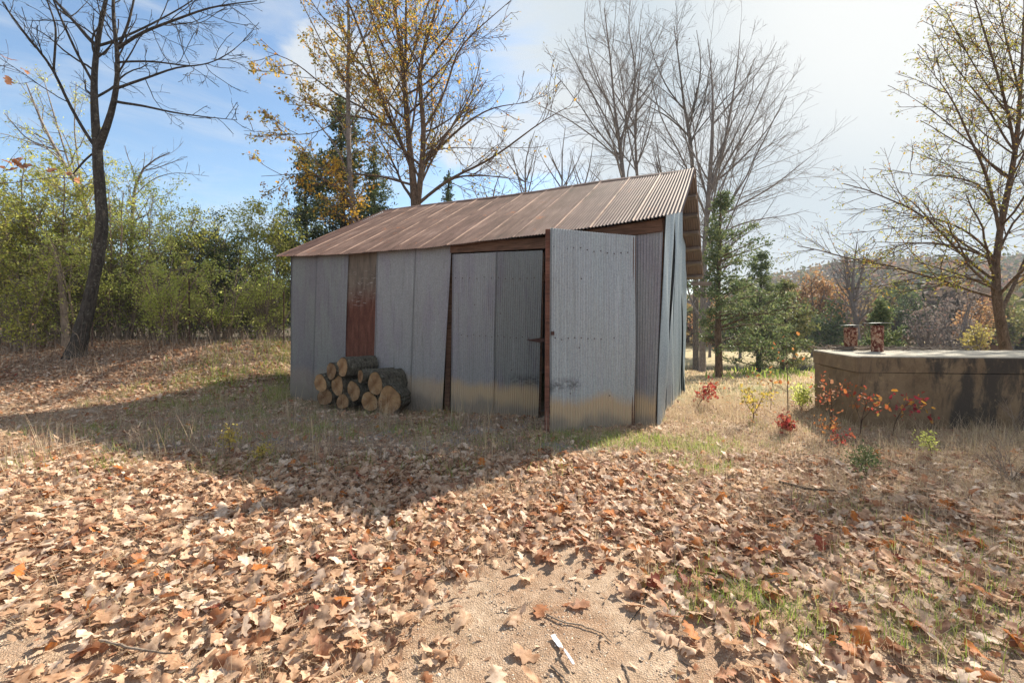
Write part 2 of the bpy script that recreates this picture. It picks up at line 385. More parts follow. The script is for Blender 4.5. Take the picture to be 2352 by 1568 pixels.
M_stalk = leafmat('dead stalks', [(0, (.30, .22, .16)), (.5, (.22, .155, .11)), (1, (.42, .34, .27))], .1, .8)
L_yel = leafmat('yellow foliage', [(0, (.55, .30, .05)), (.35, (.60, .37, .06)), (.6, (.36, .30, .06)), (.85, (.26, .26, .06)), (1, (.5, .18, .04))], .55)
L_olive = leafmat('olive foliage', [(0, (.30, .34, .06)), (.4, (.50, .50, .10)), (.75, (.66, .60, .17)), (1, (.20, .24, .07))], .65)
L_pale = leafmat('pale green foliage', [(0, (.38, .45, .09)), (.5, (.56, .60, .15)), (1, (.68, .65, .25))], .65)
L_dark = leafmat('dark evergreen', [(0, (.04, .065, .03)), (.5, (.085, .12, .05)), (1, (.17, .19, .07))], .35)
L_cedar = leafmat('cedar sprays', [(0, (.06, .095, .04)), (.5, (.12, .16, .065)), (1, (.22, .24, .10))], .4)
L_rust = leafmat('rust foliage', [(0, (.28, .15, .07)), (.5, (.40, .24, .11)), (1, (.22, .11, .07))], .4)
L_red = leafmat('red foliage', [(0, (.40, .06, .05)), (.4, (.28, .045, .045)), (.8, (.44, .15, .07)), (1, (.30, .20, .10))], .45)
L_orange = leafmat('orange foliage', [(0, (.48, .17, .05)), (.6, (.45, .24, .08)), (1, (.36, .09, .04))], .45)
L_lemon = leafmat('lemon foliage', [(0, (.50, .40, .09)), (.6, (.52, .36, .08)), (1, (.34, .34, .09))], .45)
L_far = leafmat('far mixed crowns', [(0, (.13, .10, .085)), (.25, (.20, .15, .12)), (.45, (.075, .095, .045)), (.6, (.11, .12, .05)), (.72, (.27, .19, .08)), (.84, (.30, .15, .085)), (.93, (.22, .12, .10)), (1, (.05, .07, .04))], .3, .8, 'CONSTANT')
L_grey = leafmat('grey twig haze', [(0, (.16, .13, .12)), (.6, (.25, .21, .19)), (1, (.20, .12, .10))], .3, .9)

# ------------------------------------------------------------------ ground
def axis_steps(a, b_, fine0, fine1, d0, g):
    xs = list(np.arange(fine0, fine1+1e-6, d0)); d = d0; x = fine1
    while x < b_: d *= g; x += d; xs.append(x)
    d = d0; x = fine0; pre = []
    while x > a: d *= g; x -= d; pre.append(x)
    return np.array(pre[::-1]+xs)
gx = axis_steps(-900, 900, -14, 16, .14, 1.10); gy = axis_steps(-300, 1500, 1.2, 18, .12, 1.09)
GX, GY = np.meshgrid(gx, gy); GZ = terrain(GX, GY)
nx, ny = len(gx), len(gy)
ii, jj = np.meshgrid(np.arange(nx-1), np.arange(ny-1)); a0 = (jj*nx+ii).ravel()
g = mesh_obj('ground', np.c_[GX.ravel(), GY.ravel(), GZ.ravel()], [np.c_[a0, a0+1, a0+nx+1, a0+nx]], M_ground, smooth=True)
tag(g, kind='structure')

def f_water(N):
    p = pos(N); n = N.noise(N.scale(p, (1, 2.5, 1)), 2.2, 3, .5)
    return princ(N, (.03, .035, .025), .06, bump=n, bstr=.12, bdist=.05, spec=.6)
th = np.linspace(0, 2*PI, 64, endpoint=False)
pv = np.c_[POND[0]+POND[2]*np.cos(th), POND[1]+POND[3]*np.sin(th), np.full(64, -2.25)]
tag(mesh_obj('pond', pv, [np.arange(64)[None]], mat('pond water', f_water)), kind='structure')

# wooded hill across the valley
rng = np.random.default_rng(5)
def hillz(X, Y):
    return -1.5+34*np.exp(-(((X-330)/150)**2))*sstep(Y, 130, 260)+15*np.exp(-(((X-175)/70)**2))*sstep(Y, 110, 210)
hx = np.linspace(20, 620, 60); hy = np.linspace(100, 330, 30); HXg, HYg = np.meshgrid(hx, hy)
HZ = hillz(HXg, HYg)-1.6*(1-sstep(HYg, 100, 125)); a0 = (np.arange(29)[:, None]*60+np.arange(59)[None]).ravel()
tag(mesh_obj('hill', np.c_[HXg.ravel(), HYg.ravel(), HZ.ravel()], [np.c_[a0, a0+1, a0+61, a0+60]], mat('hill soil', lambda N: princ(N, N.ramp(N.noise(pos(N), .2, 5, .7), [(.3, (.09, .07, .045)), (.7, (.18, .14, .08))]), .95)), smooth=True), kind='structure')
def crowns(cx, cy, cz, r, h, n, rng, q=.35):
    """leaf clumps over many far crowns; colour goes by crown"""
    M = len(cx); i = np.repeat(np.arange(M), n)
    d = rng.normal(0, 1, (M*n, 3)); d /= np.linalg.norm(d, axis=1, keepdims=True); d *= rng.uniform(.45, 1.05, (M*n, 1))
    P = np.c_[cx[i]+d[:, 0]*r[i], cy[i]+d[:, 1]*r[i], cz[i]+h[i]*.55+d[:, 2]*h[i]*.5]
    V, T, _ = leaves_at(P, rng, 1.0, .9, 1, .1)
    V = V.reshape(-1, 4, 3); c = P[:, None]; V = c+(V-c)*(r[i]*q)[:, None, None]
    col = rng.uniform(0, 1, M)[i]*.9+rng.uniform(0, .1, M*n)
    return V.reshape(-1, 3), T, np.r_[col, col]
X = rng.uniform(60, 600, 2600); Y = rng.uniform(112, 265, 2600)
V, T, c = crowns(X, Y, hillz(X, Y), rng.uniform(3, 5.5, 2600), rng.uniform(8, 13, 2600), 46, rng)
tag(mesh_obj('hill_wood', V, [T], L_far, rnd=c), 'autumn coloured woodland covering the far hill', 'woodland', kind='stuff')
# low far treeline closing the view behind everything
n = 620; A = rng.uniform(-1.15, 1.0, n); D = rng.uniform(64, 100, n); X = np.sin(A)*D*1.25; Y = np.cos(A)*D*1.1
V, T, c = crowns(X, Y, np.full(n, -2.0), rng.uniform(2.5, 4.5, n), rng.uniform(6, 9.5, n), 110, rng, .3)
tag(mesh_obj('distant_wood', V, [T], L_far, rnd=c), 'mixed far-off treeline low on the horizon behind the yard', 'woodland', kind='stuff')

# ------------------------------------------------------------------ the shed
A = np.array((2.047, 6.348)); B = np.array((-4.78, 9.60))
def on_plane(xp, yp, p0, d, off=0.0):
    """point seen at (xp,yp) on the vertical plane through p0 along d, set off towards the yard"""
    d = np.asarray(d[:2], float)/np.linalg.norm(d[:2]); nrm = np.array((d[1], -d[0]))
    if nrm[1] > 0: nrm = -nrm
    p0 = np.asarray(p0[:2], float)+nrm*off
    k = (xp-HX)/F
    # p0+t d : X = k Y
    t = (k*p0[1]-p0[0])/(d[0]-k*d[1]); q = p0+t*d
    return np.array((q[0], q[1], EYE-(yp-HY)/F*q[1]))
def fw(xp, yp, off=0.0): return on_plane(xp, yp, A, U, off)
def basey(x): return 978-(1505-x)*.076
shed = thing('metal_shed', 'weathered corrugated metal shed with rusty gabled roof and a door standing open', 'shed', loc=(-1.37, 7.97, 0))
def sheet(name, bl, br, tl, tr, m, lam=.04, amp=.0095, rows=14, bow=.006, seed=0, label=None, parent=None, r=None, jag=.0, lapr=.0, outw=None):
    """corrugated sheet between four corners, ribs running bottom to top"""
    rg = np.random.default_rng(seed)
    bl, br, tl, tr = [np.array(q, float) for q in (bl, br, tl, tr)]
    W = max(np.linalg.norm(br-bl), np.linalg.norm(tr-tl)); nw = max(2, round(W/lam)); k = 6; n = nw*k+1
    u = np.linspace(0, 1, n)[None, :, None]; v = np.linspace(0, 1, rows)[:, None, None]
    P = (1-v)*((1-u)*bl+u*br)+v*((1-u)*tl+u*tr)
    nr = np.cross(br-bl, tl-bl); nr /= np.linalg.norm(nr)
    if outw is not None and np.dot(nr, outw) < 0: nr = -nr
    uu = u[..., 0]; vv = v[..., 0]
    off = amp*np.cos(uu*nw*2*PI)+bow*np.sin(vv*PI*rg.uniform(.8, 2.2)+rg.uniform(0, 6))*np.sin(uu*PI*rg.uniform(.8, 1.8)+rg.uniform(0, 6))+bow*.5*np.sin(vv*9+rg.uniform(0, 6))*np.sin(uu*5+rg.uniform(0, 6))
    if lapr: off = off+lapr*(uu < .03)
    P = P+off[..., None]*nr
    if jag: P[0, :, 2] += rg.normal(0, jag, n)*.2+jag*np.sin(u[0, :, 0]*7+rg.uniform(0, 6)); 
    rr_, n_ = P.shape[:2]; a_ = (np.arange(rr_-1)[:, None]*n_+np.arange(n_-1)[None]).ravel()
    q = np.c_[a_, a_+1, a_+n_+1, a_+n_]
    val = rg.uniform(0, 1) if r is None else r
    Vv = P.reshape(-1, 3)
    par = parent or shed
    o = mesh_obj(name, Vv-np.array(shed.location), [q], m, parent=par, rnd=np.tile(np.where(np.arange(n_-1) < 5, 1.7, np.where(np.arange(n_-1) > n_-7, max(0, val-.4), val)), rr_-1), smooth=True)
    if par is not shed: o.matrix_parent_inverse = par.matrix_basis.inverted()
    if label: o['label'] = label
    return o
SL = np.array(shed.location)
def spart(name, V, P, m, parent=None, label=None):
    if not isinstance(P, list): P = [P]
    o = mesh_obj(name, np.asarray(V)-SL, P, m, parent=parent or shed, rnd=np.full(sum(len(p) for p in P), .5))
    if label: o['label'] = label
    return o
OUT = np.array((-VV[0], -VV[1], 0))

eave_px = [(637, 588), (677, 587), (773, 584), (961, 571), (1031, 562), (1148, 548), (1257, 536), (1354, 524), (1464, 507), (1568, 487)]
ridge_px = [(885, 483), (965, 472), (1148, 451), (1225, 441), (1388, 415), (1500, 401), (1598, 388)]
EL, ER = on_plane(637, 588, A, U, .15), on_plane(1568, 487, A, U, .15)
RL, RR = px(885, 483, 12.55), px(1598, 388, 8.89)
E_ = np.array([on_plane(x, y, A, U, .15) for x, y in eave_px]); eu = np.array([np.dot(p-E_[-1], U) for p in E_]); eu /= eu[0]
Rd = RL-RR; R_ = np.array([on_plane(x, y, RR, Rd) for x, y in ridge_px]); ru = np.array([np.linalg.norm((p-R_[-1])[:2]) for p in R_]); ru /= ru[0]
def smooth_interp(f, xs, P):
    o = np.argsort(xs); xs = xs[o]; P = P[o]
    fine = np.linspace(0, 1, 60); Z = np.interp(fine, xs, P[:, 2]); 
    for _ in range(6): Z[1:-1] = (Z[2:]+Z[:-2]+2*Z[1:-1])/4
    return np.stack([np.interp(f, [0, 1], [P[0, 0], P[-1, 0]]), np.interp(f, [0, 1], [P[0, 1], P[-1, 1]]), np.interp(f, fine, Z)], -1)
def Ef(f): return smooth_interp(f, eu, E_)          # f 0 right .. 1 left
def Rf(f): return smooth_interp(f, ru, R_)
BR = px(1616, 634, 11.75); BL = BR+np.array((U[0], U[1], 0))*8.0; BL[2] = 2.75
roofn = np.cross(ER-RR, RL-RR); roofn /= np.linalg.norm(roofn); roofn *= np.sign(roofn[2])
backn = np.cross(BR-RR, RL-RR); backn /= np.linalg.norm(backn); backn *= np.sign(backn[2])
rg = np.random.default_rng(11)
NS = 13
def roof_sheets(edge0, edge1, nrm, seed0, nm):
    for i in range(NS):
        f0, f1 = i/NS, (i+1)/NS+.006
        nw = 13; k = 6; nn = nw*k+1; f = np.clip(np.linspace(f0, f1, nn), 0, 1.0)
        e = edge0(f); r_ = edge1(f); rows = 16; g_ = np.linspace(0, 1, rows)[:, None, None]
        ex = rg.uniform(-.01, .035)
        P = (1-g_)*e[None]+g_*r_[None]
        P = P+(e-r_)[None]/np.linalg.norm(e[0]-r_[0])*ex*(1-g_)
        off = .0105*np.cos(np.arange(nn)/k*2*PI)[None]+.0022*np.sin(g_[..., 0]*rg.uniform(2, 5)+i)*np.sin(np.linspace(0, PI, nn)[None])
        off = off+.010*(np.arange(nn) > nn-6)[None]
        if i == 0: off = off+.03*np.exp(-((g_[..., 0]-1)/.25)**2)*(1-np.linspace(0, 1, nn)[None])**2
        P = P+off[..., None]*nrm
        a_ = (np.arange(rows-1)[:, None]*nn+np.arange(nn-1)[None]).ravel()
        q = np.c_[a_, a_+1, a_+nn+1, a_+nn]
        cc = np.full((rows-1, nn-1), rg.uniform(0, 1)); cc[:, -5:-1] = 2
        o = mesh_obj(nm, P.reshape(-1, 3)-SL, [q], M_roof, parent=shed, rnd=cc.ravel(), smooth=True)
roof_sheets(Ef, Rf, roofn, 0, 'roof_sheet')
def Bf(f): return BR+(BL-BR)*np.asarray(f)[..., None]
roof_sheets(Bf, lambda f: Rf(f)+np.array((0, 0, -.012)), backn, 50, 'roof_sheet')
# ridge cap
rp = Rf(np.linspace(-.0, 1, 30)); V = []
for p in rp: V += [p+(-VV)*.12+np.array((0, 0, -.05)), p+np.array((0, 0, .018)), p+VV*.12+np.array((0, 0, -.05))]
q = [(i*3+j, i*3+j+1, i*3+j+4, i*3+j+3) for i in range(29) for j in (0, 1)]
spart('ridge_cap', np.array(V), np.array(q), M_roof)
# nail heads would be under a pixel; the purlin ends and rafters under the overhang are not
for g_ in np.linspace(.03, .985, 7):
    p0 = RR*(1-g_)+BR*g_+backn*-.07; d = (RL-RR)/np.linalg.norm(RL-RR)
    ff = np.linspace(.003, .97, 9); q_ = Rf(ff)*(1-g_)+Bf(ff)*g_-backn*.065
    V, f = join([beam(q_[j], q_[j+1], .10, .075, backn) for j in range(8)]); spart('purlin', V, f, M_woodgrey)
for g_ in (.30, .62):
    p0 = ER*(1-g_)+RR*g_-roofn*.075; d = (RL-RR)/np.linalg.norm(RL-RR)
    ff = np.linspace(.02, .95, 9); q_ = Ef(ff)*(1-g_)+Rf(ff)*g_-roofn*.075
    V, f = join([beam(q_[j], q_[j+1], .09, .07, roofn) for j in range(8)]); spart('purlin', V, f, M_woodgrey)
V, f = beam(px(1588, 651, 11.6), px(1634, 652, 11.4), .05, .10); spart('fascia_board', V, f, M_woodgrey)
# rafters inside
for k in range(6):
    f_ = .06+k*.175
    V, f = join([beam(Ef(f_)*.9+Rf(f_)*.1-roofn*.13, Rf(f_)-roofn*.13, .05, .09, roofn), beam(Rf(f_)-backn*.13, Bf(f_)-backn*.16, .05, .09, backn)])
    spart('rafter', V, f, M_wood)

# front wall, left run
tops = [673, 729, 799, 868, 955, 1036]; bots = [668, 718, 789, 858, 941, 1014]
def eave_y(x): return float(np.interp(x, [e[0] for e in eave_px], [e[1] for e in eave_px]))
for i in range(5):
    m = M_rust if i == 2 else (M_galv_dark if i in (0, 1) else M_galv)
    o_ = (.0, .012, -.006, .006, .018)[i]
    sheet('wall_sheet', fw(bots[i]-1, basey(bots[i])+6, o_), fw(bots[i+1]+2, basey(bots[i+1])+6, o_), fw(tops[i]-1, eave_y(tops[i])-3, o_), fw(tops[i+1]+2, eave_y(tops[i+1])-3, o_),
          m, seed=i, label=('rust-red corrugated sheet with a grey-brown upper end' if i == 2 else None), jag=.012, outw=OUT, lapr=.003, r=(.9, .6, .5, .25, .1)[i])
# header beam over the doors
hb = [(1036, 569), (1150, 561), (1257, 549), (1400, 529), (1521, 507)]
for (x0, y0), (x1, y1), ps in (((1036, 570), (1257, 558), 1), ((1257, 555), (1521, 518), 1)):
    V, f = beam(fw(x0, y0, .02), fw(x1, y1, .02), .05, .17); spart('header_beam', V, f, M_wood)
# corner strip right of the open door
sheet('wall_sheet', fw(1459, 979, .01), fw(1505, 981, .01), fw(1460, 537, .01), fw(1523, 528, .01), M_galv, seed=21, lam=.042, amp=.007, outw=OUT, r=.85, jag=.006)
# posts
for xb, xt in ((1027, 1037), (1500, 1518), (674, 677)):
    V, f = beam(fw(xb, basey(xb)+8, -.09), fw(xt, eave_y(xt)+6, -.09), .09, .09, (0, 1, 0)); spart('post', V, f, M_wood)
V, f = beam(fw(1461, basey(1461)+6, -.06), fw(1461, 528, -.06), .09, .05, (0, 1, 0)); spart('door_post', V, f, M_wood)

# closed left door leaf: two sheets, ledges, hinge
d1 = bpy.data.objects.new('door', None); C.objects.link(d1); d1.parent = shed
sheet('door_sheet', fw(1036, 953, .03), fw(1133, 961, .03), fw(1040, 584, .03), fw(1143, 579, .03), M_galv, seed=31, parent=d1, outw=OUT, r=.35, bow=.007, jag=.006)
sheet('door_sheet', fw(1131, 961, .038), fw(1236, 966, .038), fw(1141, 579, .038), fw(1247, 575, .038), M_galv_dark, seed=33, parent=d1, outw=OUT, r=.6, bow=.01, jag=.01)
for y0, y1 in ((640, 634), (775, 775), (915, 925)):
    V, f = beam(fw(1042, y0, -.025), fw(1238, y1, -.025), .035, .1); spart('ledge', V, f, M_wood, parent=d1)
V, f = beam(fw(1238, 962, -.015), fw(1246, 580, -.015), .05, .035, (0, 1, 0)); spart('door_frame', V, f, M_wood, parent=d1)
hp = [fw(1208, 781, .062), fw(1238, 776, .062), fw(1243, 774, .062), fw(1243, 788, .062), fw(1236, 786, .062)]
hv = np.array(hp+[p+VV*.012 for p in hp]); hf = [np.array([[0, 1, 2, 3, 4], [9, 8, 7, 6, 5]]), np.array([(i, (i+1) % 5, (i+1) % 5+5, i+5) for i in range(5)])]
M_iron = mat('rusty iron', lambda N: princ(N, N.ramp(N.noise(pos(N), 60, 4, .7), [(.3, (.03, .018, .016)), (.7, (.10, .045, .035))]), .7, .3))
spart('hinge', hv, hf, M_iron, parent=d1)
V, f = beam(fw(1243, 781, .058), fw(1258, 781, .05), .03, .05); spart('hinge_plate', V, f, M_iron, parent=d1)
# nail rows on both leaves are small dark heads pressed in the ribs
def nails(pts, nrm, parent, r_=.010):
    for p in pts:
        V = [p+r_*(math.cos(k*PI/3)*np.array((U[0], U[1], 0))+math.sin(k*PI/3)*np.array((0, 0, 1)))+nrm*.004 for k in range(6)]+[p+nrm*.009]
        spart('nail', np.array(V), np.array([(k, (k+1) % 6, 6) for k in range(6)]), M_iron, parent=parent)
rg = np.random.default_rng(8)
nails([fw(x, y+rg.normal(0, 1.5), .045) for x, y in [(1046+i*16.5, 641-i*.3) for i in range(12)]+[(1060+i*14, 768+i*.8) for i in range(12)]+[(1150, 720), (1175, 850), (1090, 700)]], OUT, d1)

# open right leaf
OP0, OP1 = px(1262, 995, 5.92), px(1456, 978, 6.33); OD = OP1-OP0
def od(xp, yp, off=0.0): return on_plane(xp, yp, OP0, OD, off)
ON = np.array((OD[1], -OD[0], 0)); ON /= np.linalg.norm(ON)
d2 = bpy.data.objects.new('door', None); C.objects.link(d2); d2.parent = shed; d2['label'] = 'pale corrugated door leaf standing half open'
OM = (od(1362, 983), od(1362, 530))
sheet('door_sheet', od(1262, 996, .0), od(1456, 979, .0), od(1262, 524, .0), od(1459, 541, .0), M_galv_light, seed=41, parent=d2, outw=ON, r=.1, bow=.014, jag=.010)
V, f = beam(od(1256, 994, -.02), od(1258, 527, -.02), .06, .05, (0, 1, 0)); spart('door_frame', V, f, M_woodred, parent=d2)
V, f = beam(od(1452, 976, -.03), od(1455, 545, -.03), .06, .035, (0, 1, 0)); spart('door_frame', V, f, M_wood, parent=d2)
for y0, y1 in ((560, 570), (778, 775), (940, 935)):
    V, f = beam(od(1262, y0, -.05), od(1453, y1, -.05), .035, .1); spart('ledge', V, f, M_wood, parent=d2)
nails([od(x, y+rg.normal(0, 1.5), .004) for x, y in [(1271+i*15.5, 566+i*1.6) for i in range(12)]+[(1275+i*15, 778-i*.1) for i in range(12)]+[(1335, 640), (1330, 800), (1310, 905), (1400, 905)]], ON, d2)
V, f = beam(od(1266, 765, .012), od(1273, 765, .012), .012, .05); spart('hasp', V, f, M_iron, parent=d2)

# side wall: buckled sheets hanging along the gable
def gable_z(s):     # underside of the roof above a spot s metres back
    f_ = s/np.linalg.norm((RR-ER)[:2])
    pr = np.linalg.norm((RR-ER)[:2]); s2 = s+.15
    if s2 < pr: return ER[2]+(RR[2]-ER[2])*s2/pr-.05
    bl_ = np.linalg.norm((BR-RR)[:2]); return RR[2]+(BR[2]-RR[2])*min(1, (s2-pr)/bl_)-.07
DEP = 5.75; ns = 9
rg = np.random.default_rng(77)
vd = np.array((.420, .9075, 0))
for i in range(ns):
    s0, s1 = DEP*i/ns, DEP*(i+1)/ns
    lean = rg.uniform(-.05, .05); o0, o1 = rg.uniform(0, .05, 2)
    Aw = np.array((A[0], A[1], 0)); nn = np.array((vd[1], -vd[0], 0))
    def sp(s, z, o, k=0): q_ = Aw+vd*(s+k)+nn*(o+.02*(z > 1)); q_ = q_+np.array((.105, 0, 0))*max(0, z)/3*(1-s/DEP); return np.array((q_[0], q_[1], z))
    zb = [gz(*(Aw+vd*s)[:2])-.04 for s in (s0, s1)]
    if i == 0:
        sheet('side_sheet', sp(s0-.03, zb[0], .02), sp(s1, zb[1], .05), sp(s0-.02, gable_z(0), .02), sp(s1-.12, gable_z(s1-.1), .05), M_galv_side, seed=60, lam=.06, amp=.006, outw=nn, r=.15, bow=.03)
    else:
        sheet('side_sheet', sp(s0-.02+rg.uniform(-.03, .03), zb[0], o0), sp(s1+.03, zb[1], o1), sp(s0+lean, gable_z(s0), o1), sp(s1+lean-.02, gable_z(s1), o0), M_galv_side, seed=60+i, lam=.06, amp=.006, outw=nn, r=rg.uniform(0, .8), bow=.035)
# far sides close the shed
cb = [np.array((A[0], A[1], 0)), np.array((B[0], B[1], 0)), np.array((B[0], B[1], 0))+VV*DEP, np.array((A[0], A[1], 0))+vd*DEP]
def wallz(p, q_, zt0, zt1, nm, sd, ow, zm=None):
    p = p.copy(); q_ = q_.copy(); zb0, zb1 = gz(*p[:2])-.05, gz(*q_[:2])-.05
    P0, P1 = p.copy(), q_.copy(); P0[2] = min(zb0, zt0-.5); P1[2] = min(zb1, zt1-.5); T0, T1 = p.copy(), q_.copy(); T0[2] = zt0; T1[2] = zt1
    sheet(nm, P0, P1, T0, T1, M_galv, seed=sd, outw=ow, r=.5, lam=.08, amp=.006)
mid = (cb[1]+cb[2])/2
wallz(cb[1], mid, EL[2]+.02, RL[2]-.12, 'side_sheet', 91, U); wallz(mid, cb[2], RL[2]-.12, BL[2]-.02, 'side_sheet', 92, U)
wallz(cb[2], cb[3], BL[2]-.03, BR[2]-.05, 'back_sheet', 93, VV)

# ------------------------------------------------------------------ cut logs
def f_cut(N):
    o = objc(N); s = N.n('ShaderNodeSeparateXYZ'); N.L.new(o, s.inputs[0])
    r = N.m('SQRT', N.m('ADD', N.m('MULTIPLY', s.outputs[1], s.outputs[1]), N.m('MULTIPLY', s.outputs[2], s.outputs[2])))
    nz = N.noise(o, 5, 4, .6)
    rings = N.m('SINE', N.m('MULTIPLY', N.m('ADD', r, N.m('MULTIPLY', nz, .03)), 330))
    c = N.ramp(N.m('ADD', N.m('MULTIPLY', nz, .8), N.m('MULTIPLY', rings, .06)), [(.25, (.16, .085, .04)), (.45, (.34, .205, .10)), (.65, (.46, .31, .165))])
    c = N.mix(N.m('MULTIPLY', attr(N), .75), c, N.mix(1.0, c, (.42, .40, .42), 'MULTIPLY'))
    th_ = N.m('ARCTAN2', s.outputs[1], s.outputs[2])
    ck = N.m('SUBTRACT', 1.0, N.ss(N.m('ABSOLUTE', N.m('SINE', N.m('ADD', N.m('MULTIPLY', th_, 2.5), N.m('MULTIPLY', nz, 9)))), .0, .10))
    c = N.mix(N.m('MULTIPLY', ck, .7), c, (.10, .055, .03))
    c = N.mix(N.m('MULTIPLY', N.ss(N.noise(o, 9, 5, .7), .5, .7), .5), c, (.22, .17, .12))
    c = N.mix(N.ss(N.m('ADD', r, N.m('MULTIPLY', nz, .08)), .02, .16), N.mix(1.0, c, (.74, .60, .5), 'MULTIPLY'), c)
    return princ(N, c, .85, bump=rings, bstr=.15, bdist=.002)
M_cut = mat('fresh cut wood', f_cut)
M_logbark = mat('furrowed log bark', f_bark((.03, .026, .02), (.13, .115, .09), (.30, .31, .24), 1.6))
# centre px, radius px (vertical), length, label
LOGS = [(786, 843, 26, .80, 50, 'topmost log of the woodpile with a long mossy grey bark side'),
        (761, 852, 23, .55, 50, 'upper left log with a dull greyish sawn end beside the topmost log'),
        (736, 880, 22, .55, 66, 'leftmost pale orange round sawn log end of the woodpile'),
        (775, 885, 25, .60, 58, 'tan log directly below the topmost log in the second row'),
        (746, 911, 23, .55, 70, 'bottom left dull brown log half hidden by weeds'),
        (787, 922, 20, .55, 66, 'small bottom row log standing under the middle of the woodpile'),
        (812, 898, 27, .60, 52, 'middle log with orange and olive sawn end beside dark gap'),
        (828, 864, 16, .75, 44, 'thin log with long rough bark lying in the upper right of the pile'),
        (862, 881, 28, .62, 60, 'large upper right log with ringed end and mossy green bark'),
        (849, 922, 24, .5, 78, 'yellowish bottom log touching the biggest log'),
        (894, 920, 33, .42, 80, 'biggest pale sawn log at the right foot of the woodpile')]
for i, (x, y, rp_, ln_, ang, lab) in enumerate(LOGS):
    rg = np.random.default_rng(300+i)
    p = fw(x, y, .62+rg.uniform(-.04, .04)); r_ = rp_*.92/F*p[1]
    a = math.radians(ang); d = np.array((math.cos(a), math.sin(a), rg.uniform(-.03, .03)))
    gap = np.dot(np.array((p[0], p[1]))-A, -VV[:2])
    ln_ = min(ln_, (.60)/max(.3, np.dot(d[:2], VV[:2])))
    t = thing('log', lab, 'log', 'cut logs stacked against the shed', loc=tuple(p))
    t.rotation_euler = (0, 0, a)
    n = 40; th = np.arange(n)*2*PI/n
    prof = 1+.07*np.sin(th*2+rg.uniform(0, 6))+.045*np.sin(th*3+rg.uniform(0, 6))+.02*np.sin(th*7+rg.uniform(0, 6))
    if i == 10: prof = prof+.16*np.exp(-((th-PI*.5+.15)/.35)**2)
    rough = .035*np.abs(np.sin(th*9+rg.uniform(0, 6)))+.02*rg.normal(0, 1, n)
    xs = np.linspace(0, ln_, 14); V = []
    for k, xx in enumerate(xs):
        rr_ = r_*(prof*.985+rough+.012*rg.normal(0, 1, n)); rr_ *= (1 if k else .985)
        V.append(np.c_[np.full(n, xx), rr_*np.cos(th), rr_*np.sin(th)])
    V = np.concatenate(V); a_ = (np.arange(13)[:, None]*n+np.arange(n)[None]); b_ = (np.arange(13)[:, None]*n+(np.arange(n)[None]+1) % n)
    q = np.stack([a_, b_, b_+n, a_+n], -1).reshape(-1, 4)
    mesh_obj('bark', V, [q], M_logbark, parent=t)
    for xx, sg in ((-.004, 1), (ln_+.004, -1)):
        rs = [0, .35, .7, .95]; V = [np.array([[xx, 0, 0]])]
        for f_ in rs[1:]: V.append(np.c_[np.full(n, xx)+(.004*rg.normal(0, 1, n) if f_ < .9 else 0), r_*prof*f_*np.cos(th), r_*prof*f_*np.sin(th)])
        V = np.concatenate(V); tri = [(0, 1+k, 1+(k+1) % n) for k in range(n)]
        qd = [(1+l*n+k, 1+l*n+(k+1) % n, 1+(l+1)*n+(k+1) % n, 1+(l+1)*n+k) for l in (0, 1) for k in range(n)]
        mesh_obj('sawn_end', V, [np.array(tri), np.array(qd)], M_cut, parent=t, rnd=np.full(len(tri)+len(qd), (.2, .9, .1, .4, .95, .6, .5, .8, .55, .15, .3)[i]))

# ------------------------------------------------------------------ concrete tank
def f_conc(N):
    p = pos(N); s = N.n('ShaderNodeSeparateXYZ'); N.L.new(p, s.inputs[0])
    n = N.noise(p, 3, 7, .68); n2 = N.noise(N.scale(p, (3.2, 3.2, .9)), 1.0, 6, .7, .6); n3 = N.noise(p, 55, 4, .75)
    c = N.ramp(N.m('ADD', N.m('MULTIPLY', n, .7), N.m('MULTIPLY', n3, .3)), [(.3, (.15, .115, .08)), (.5, (.29, .23, .165)), (.72, (.42, .35, .26))])
    c = N.mix(1.0, c, (.62, .53, .43), 'MULTIPLY')
    xx = N.m('MULTIPLY', N.ss(s.outputs[0], 5.3, 6.0), .15)
    c = N.mix(N.m('MULTIPLY', N.ss(N.m('ADD', N.m('ADD', n2, xx), N.m('MULTIPLY', N.m('SUBTRACT', n3, .5), .15)), .54, .70), .9), c, (.035, .03, .026))
    c = N.mix(N.m('MULTIPLY', N.ss(N.noise(p, 8, 4, .6), .6, .7), .35), c, (.36, .25, .13))
    top = N.ss(s.outputs[2], .985, 1.0)
    c = N.mix(top, c, N.ramp(n, [(.3, (.24, .21, .165)), (.7, (.37, .335, .275))]))
    return princ(N, c, .9, bump=N.m('ADD', n3, n), bstr=.6, bdist=.012)
M_conc = mat('stained concrete', f_conc)
tank = thing('concrete_tank', 'stained low concrete cistern with a thick lid standing in the grass', 'tank', loc=(6.5, 7.2, 0))
TZ = 1.01
t0 = px(1966, 819, 6.2)[:2]; t1 = px(1864, 803, 7.85)[:2]; fr_ = np.array((1, -.10)); fr_ /= np.linalg.norm(fr_)
t2 = t0+fr_*7.0; t3 = t1+fr_*7.0
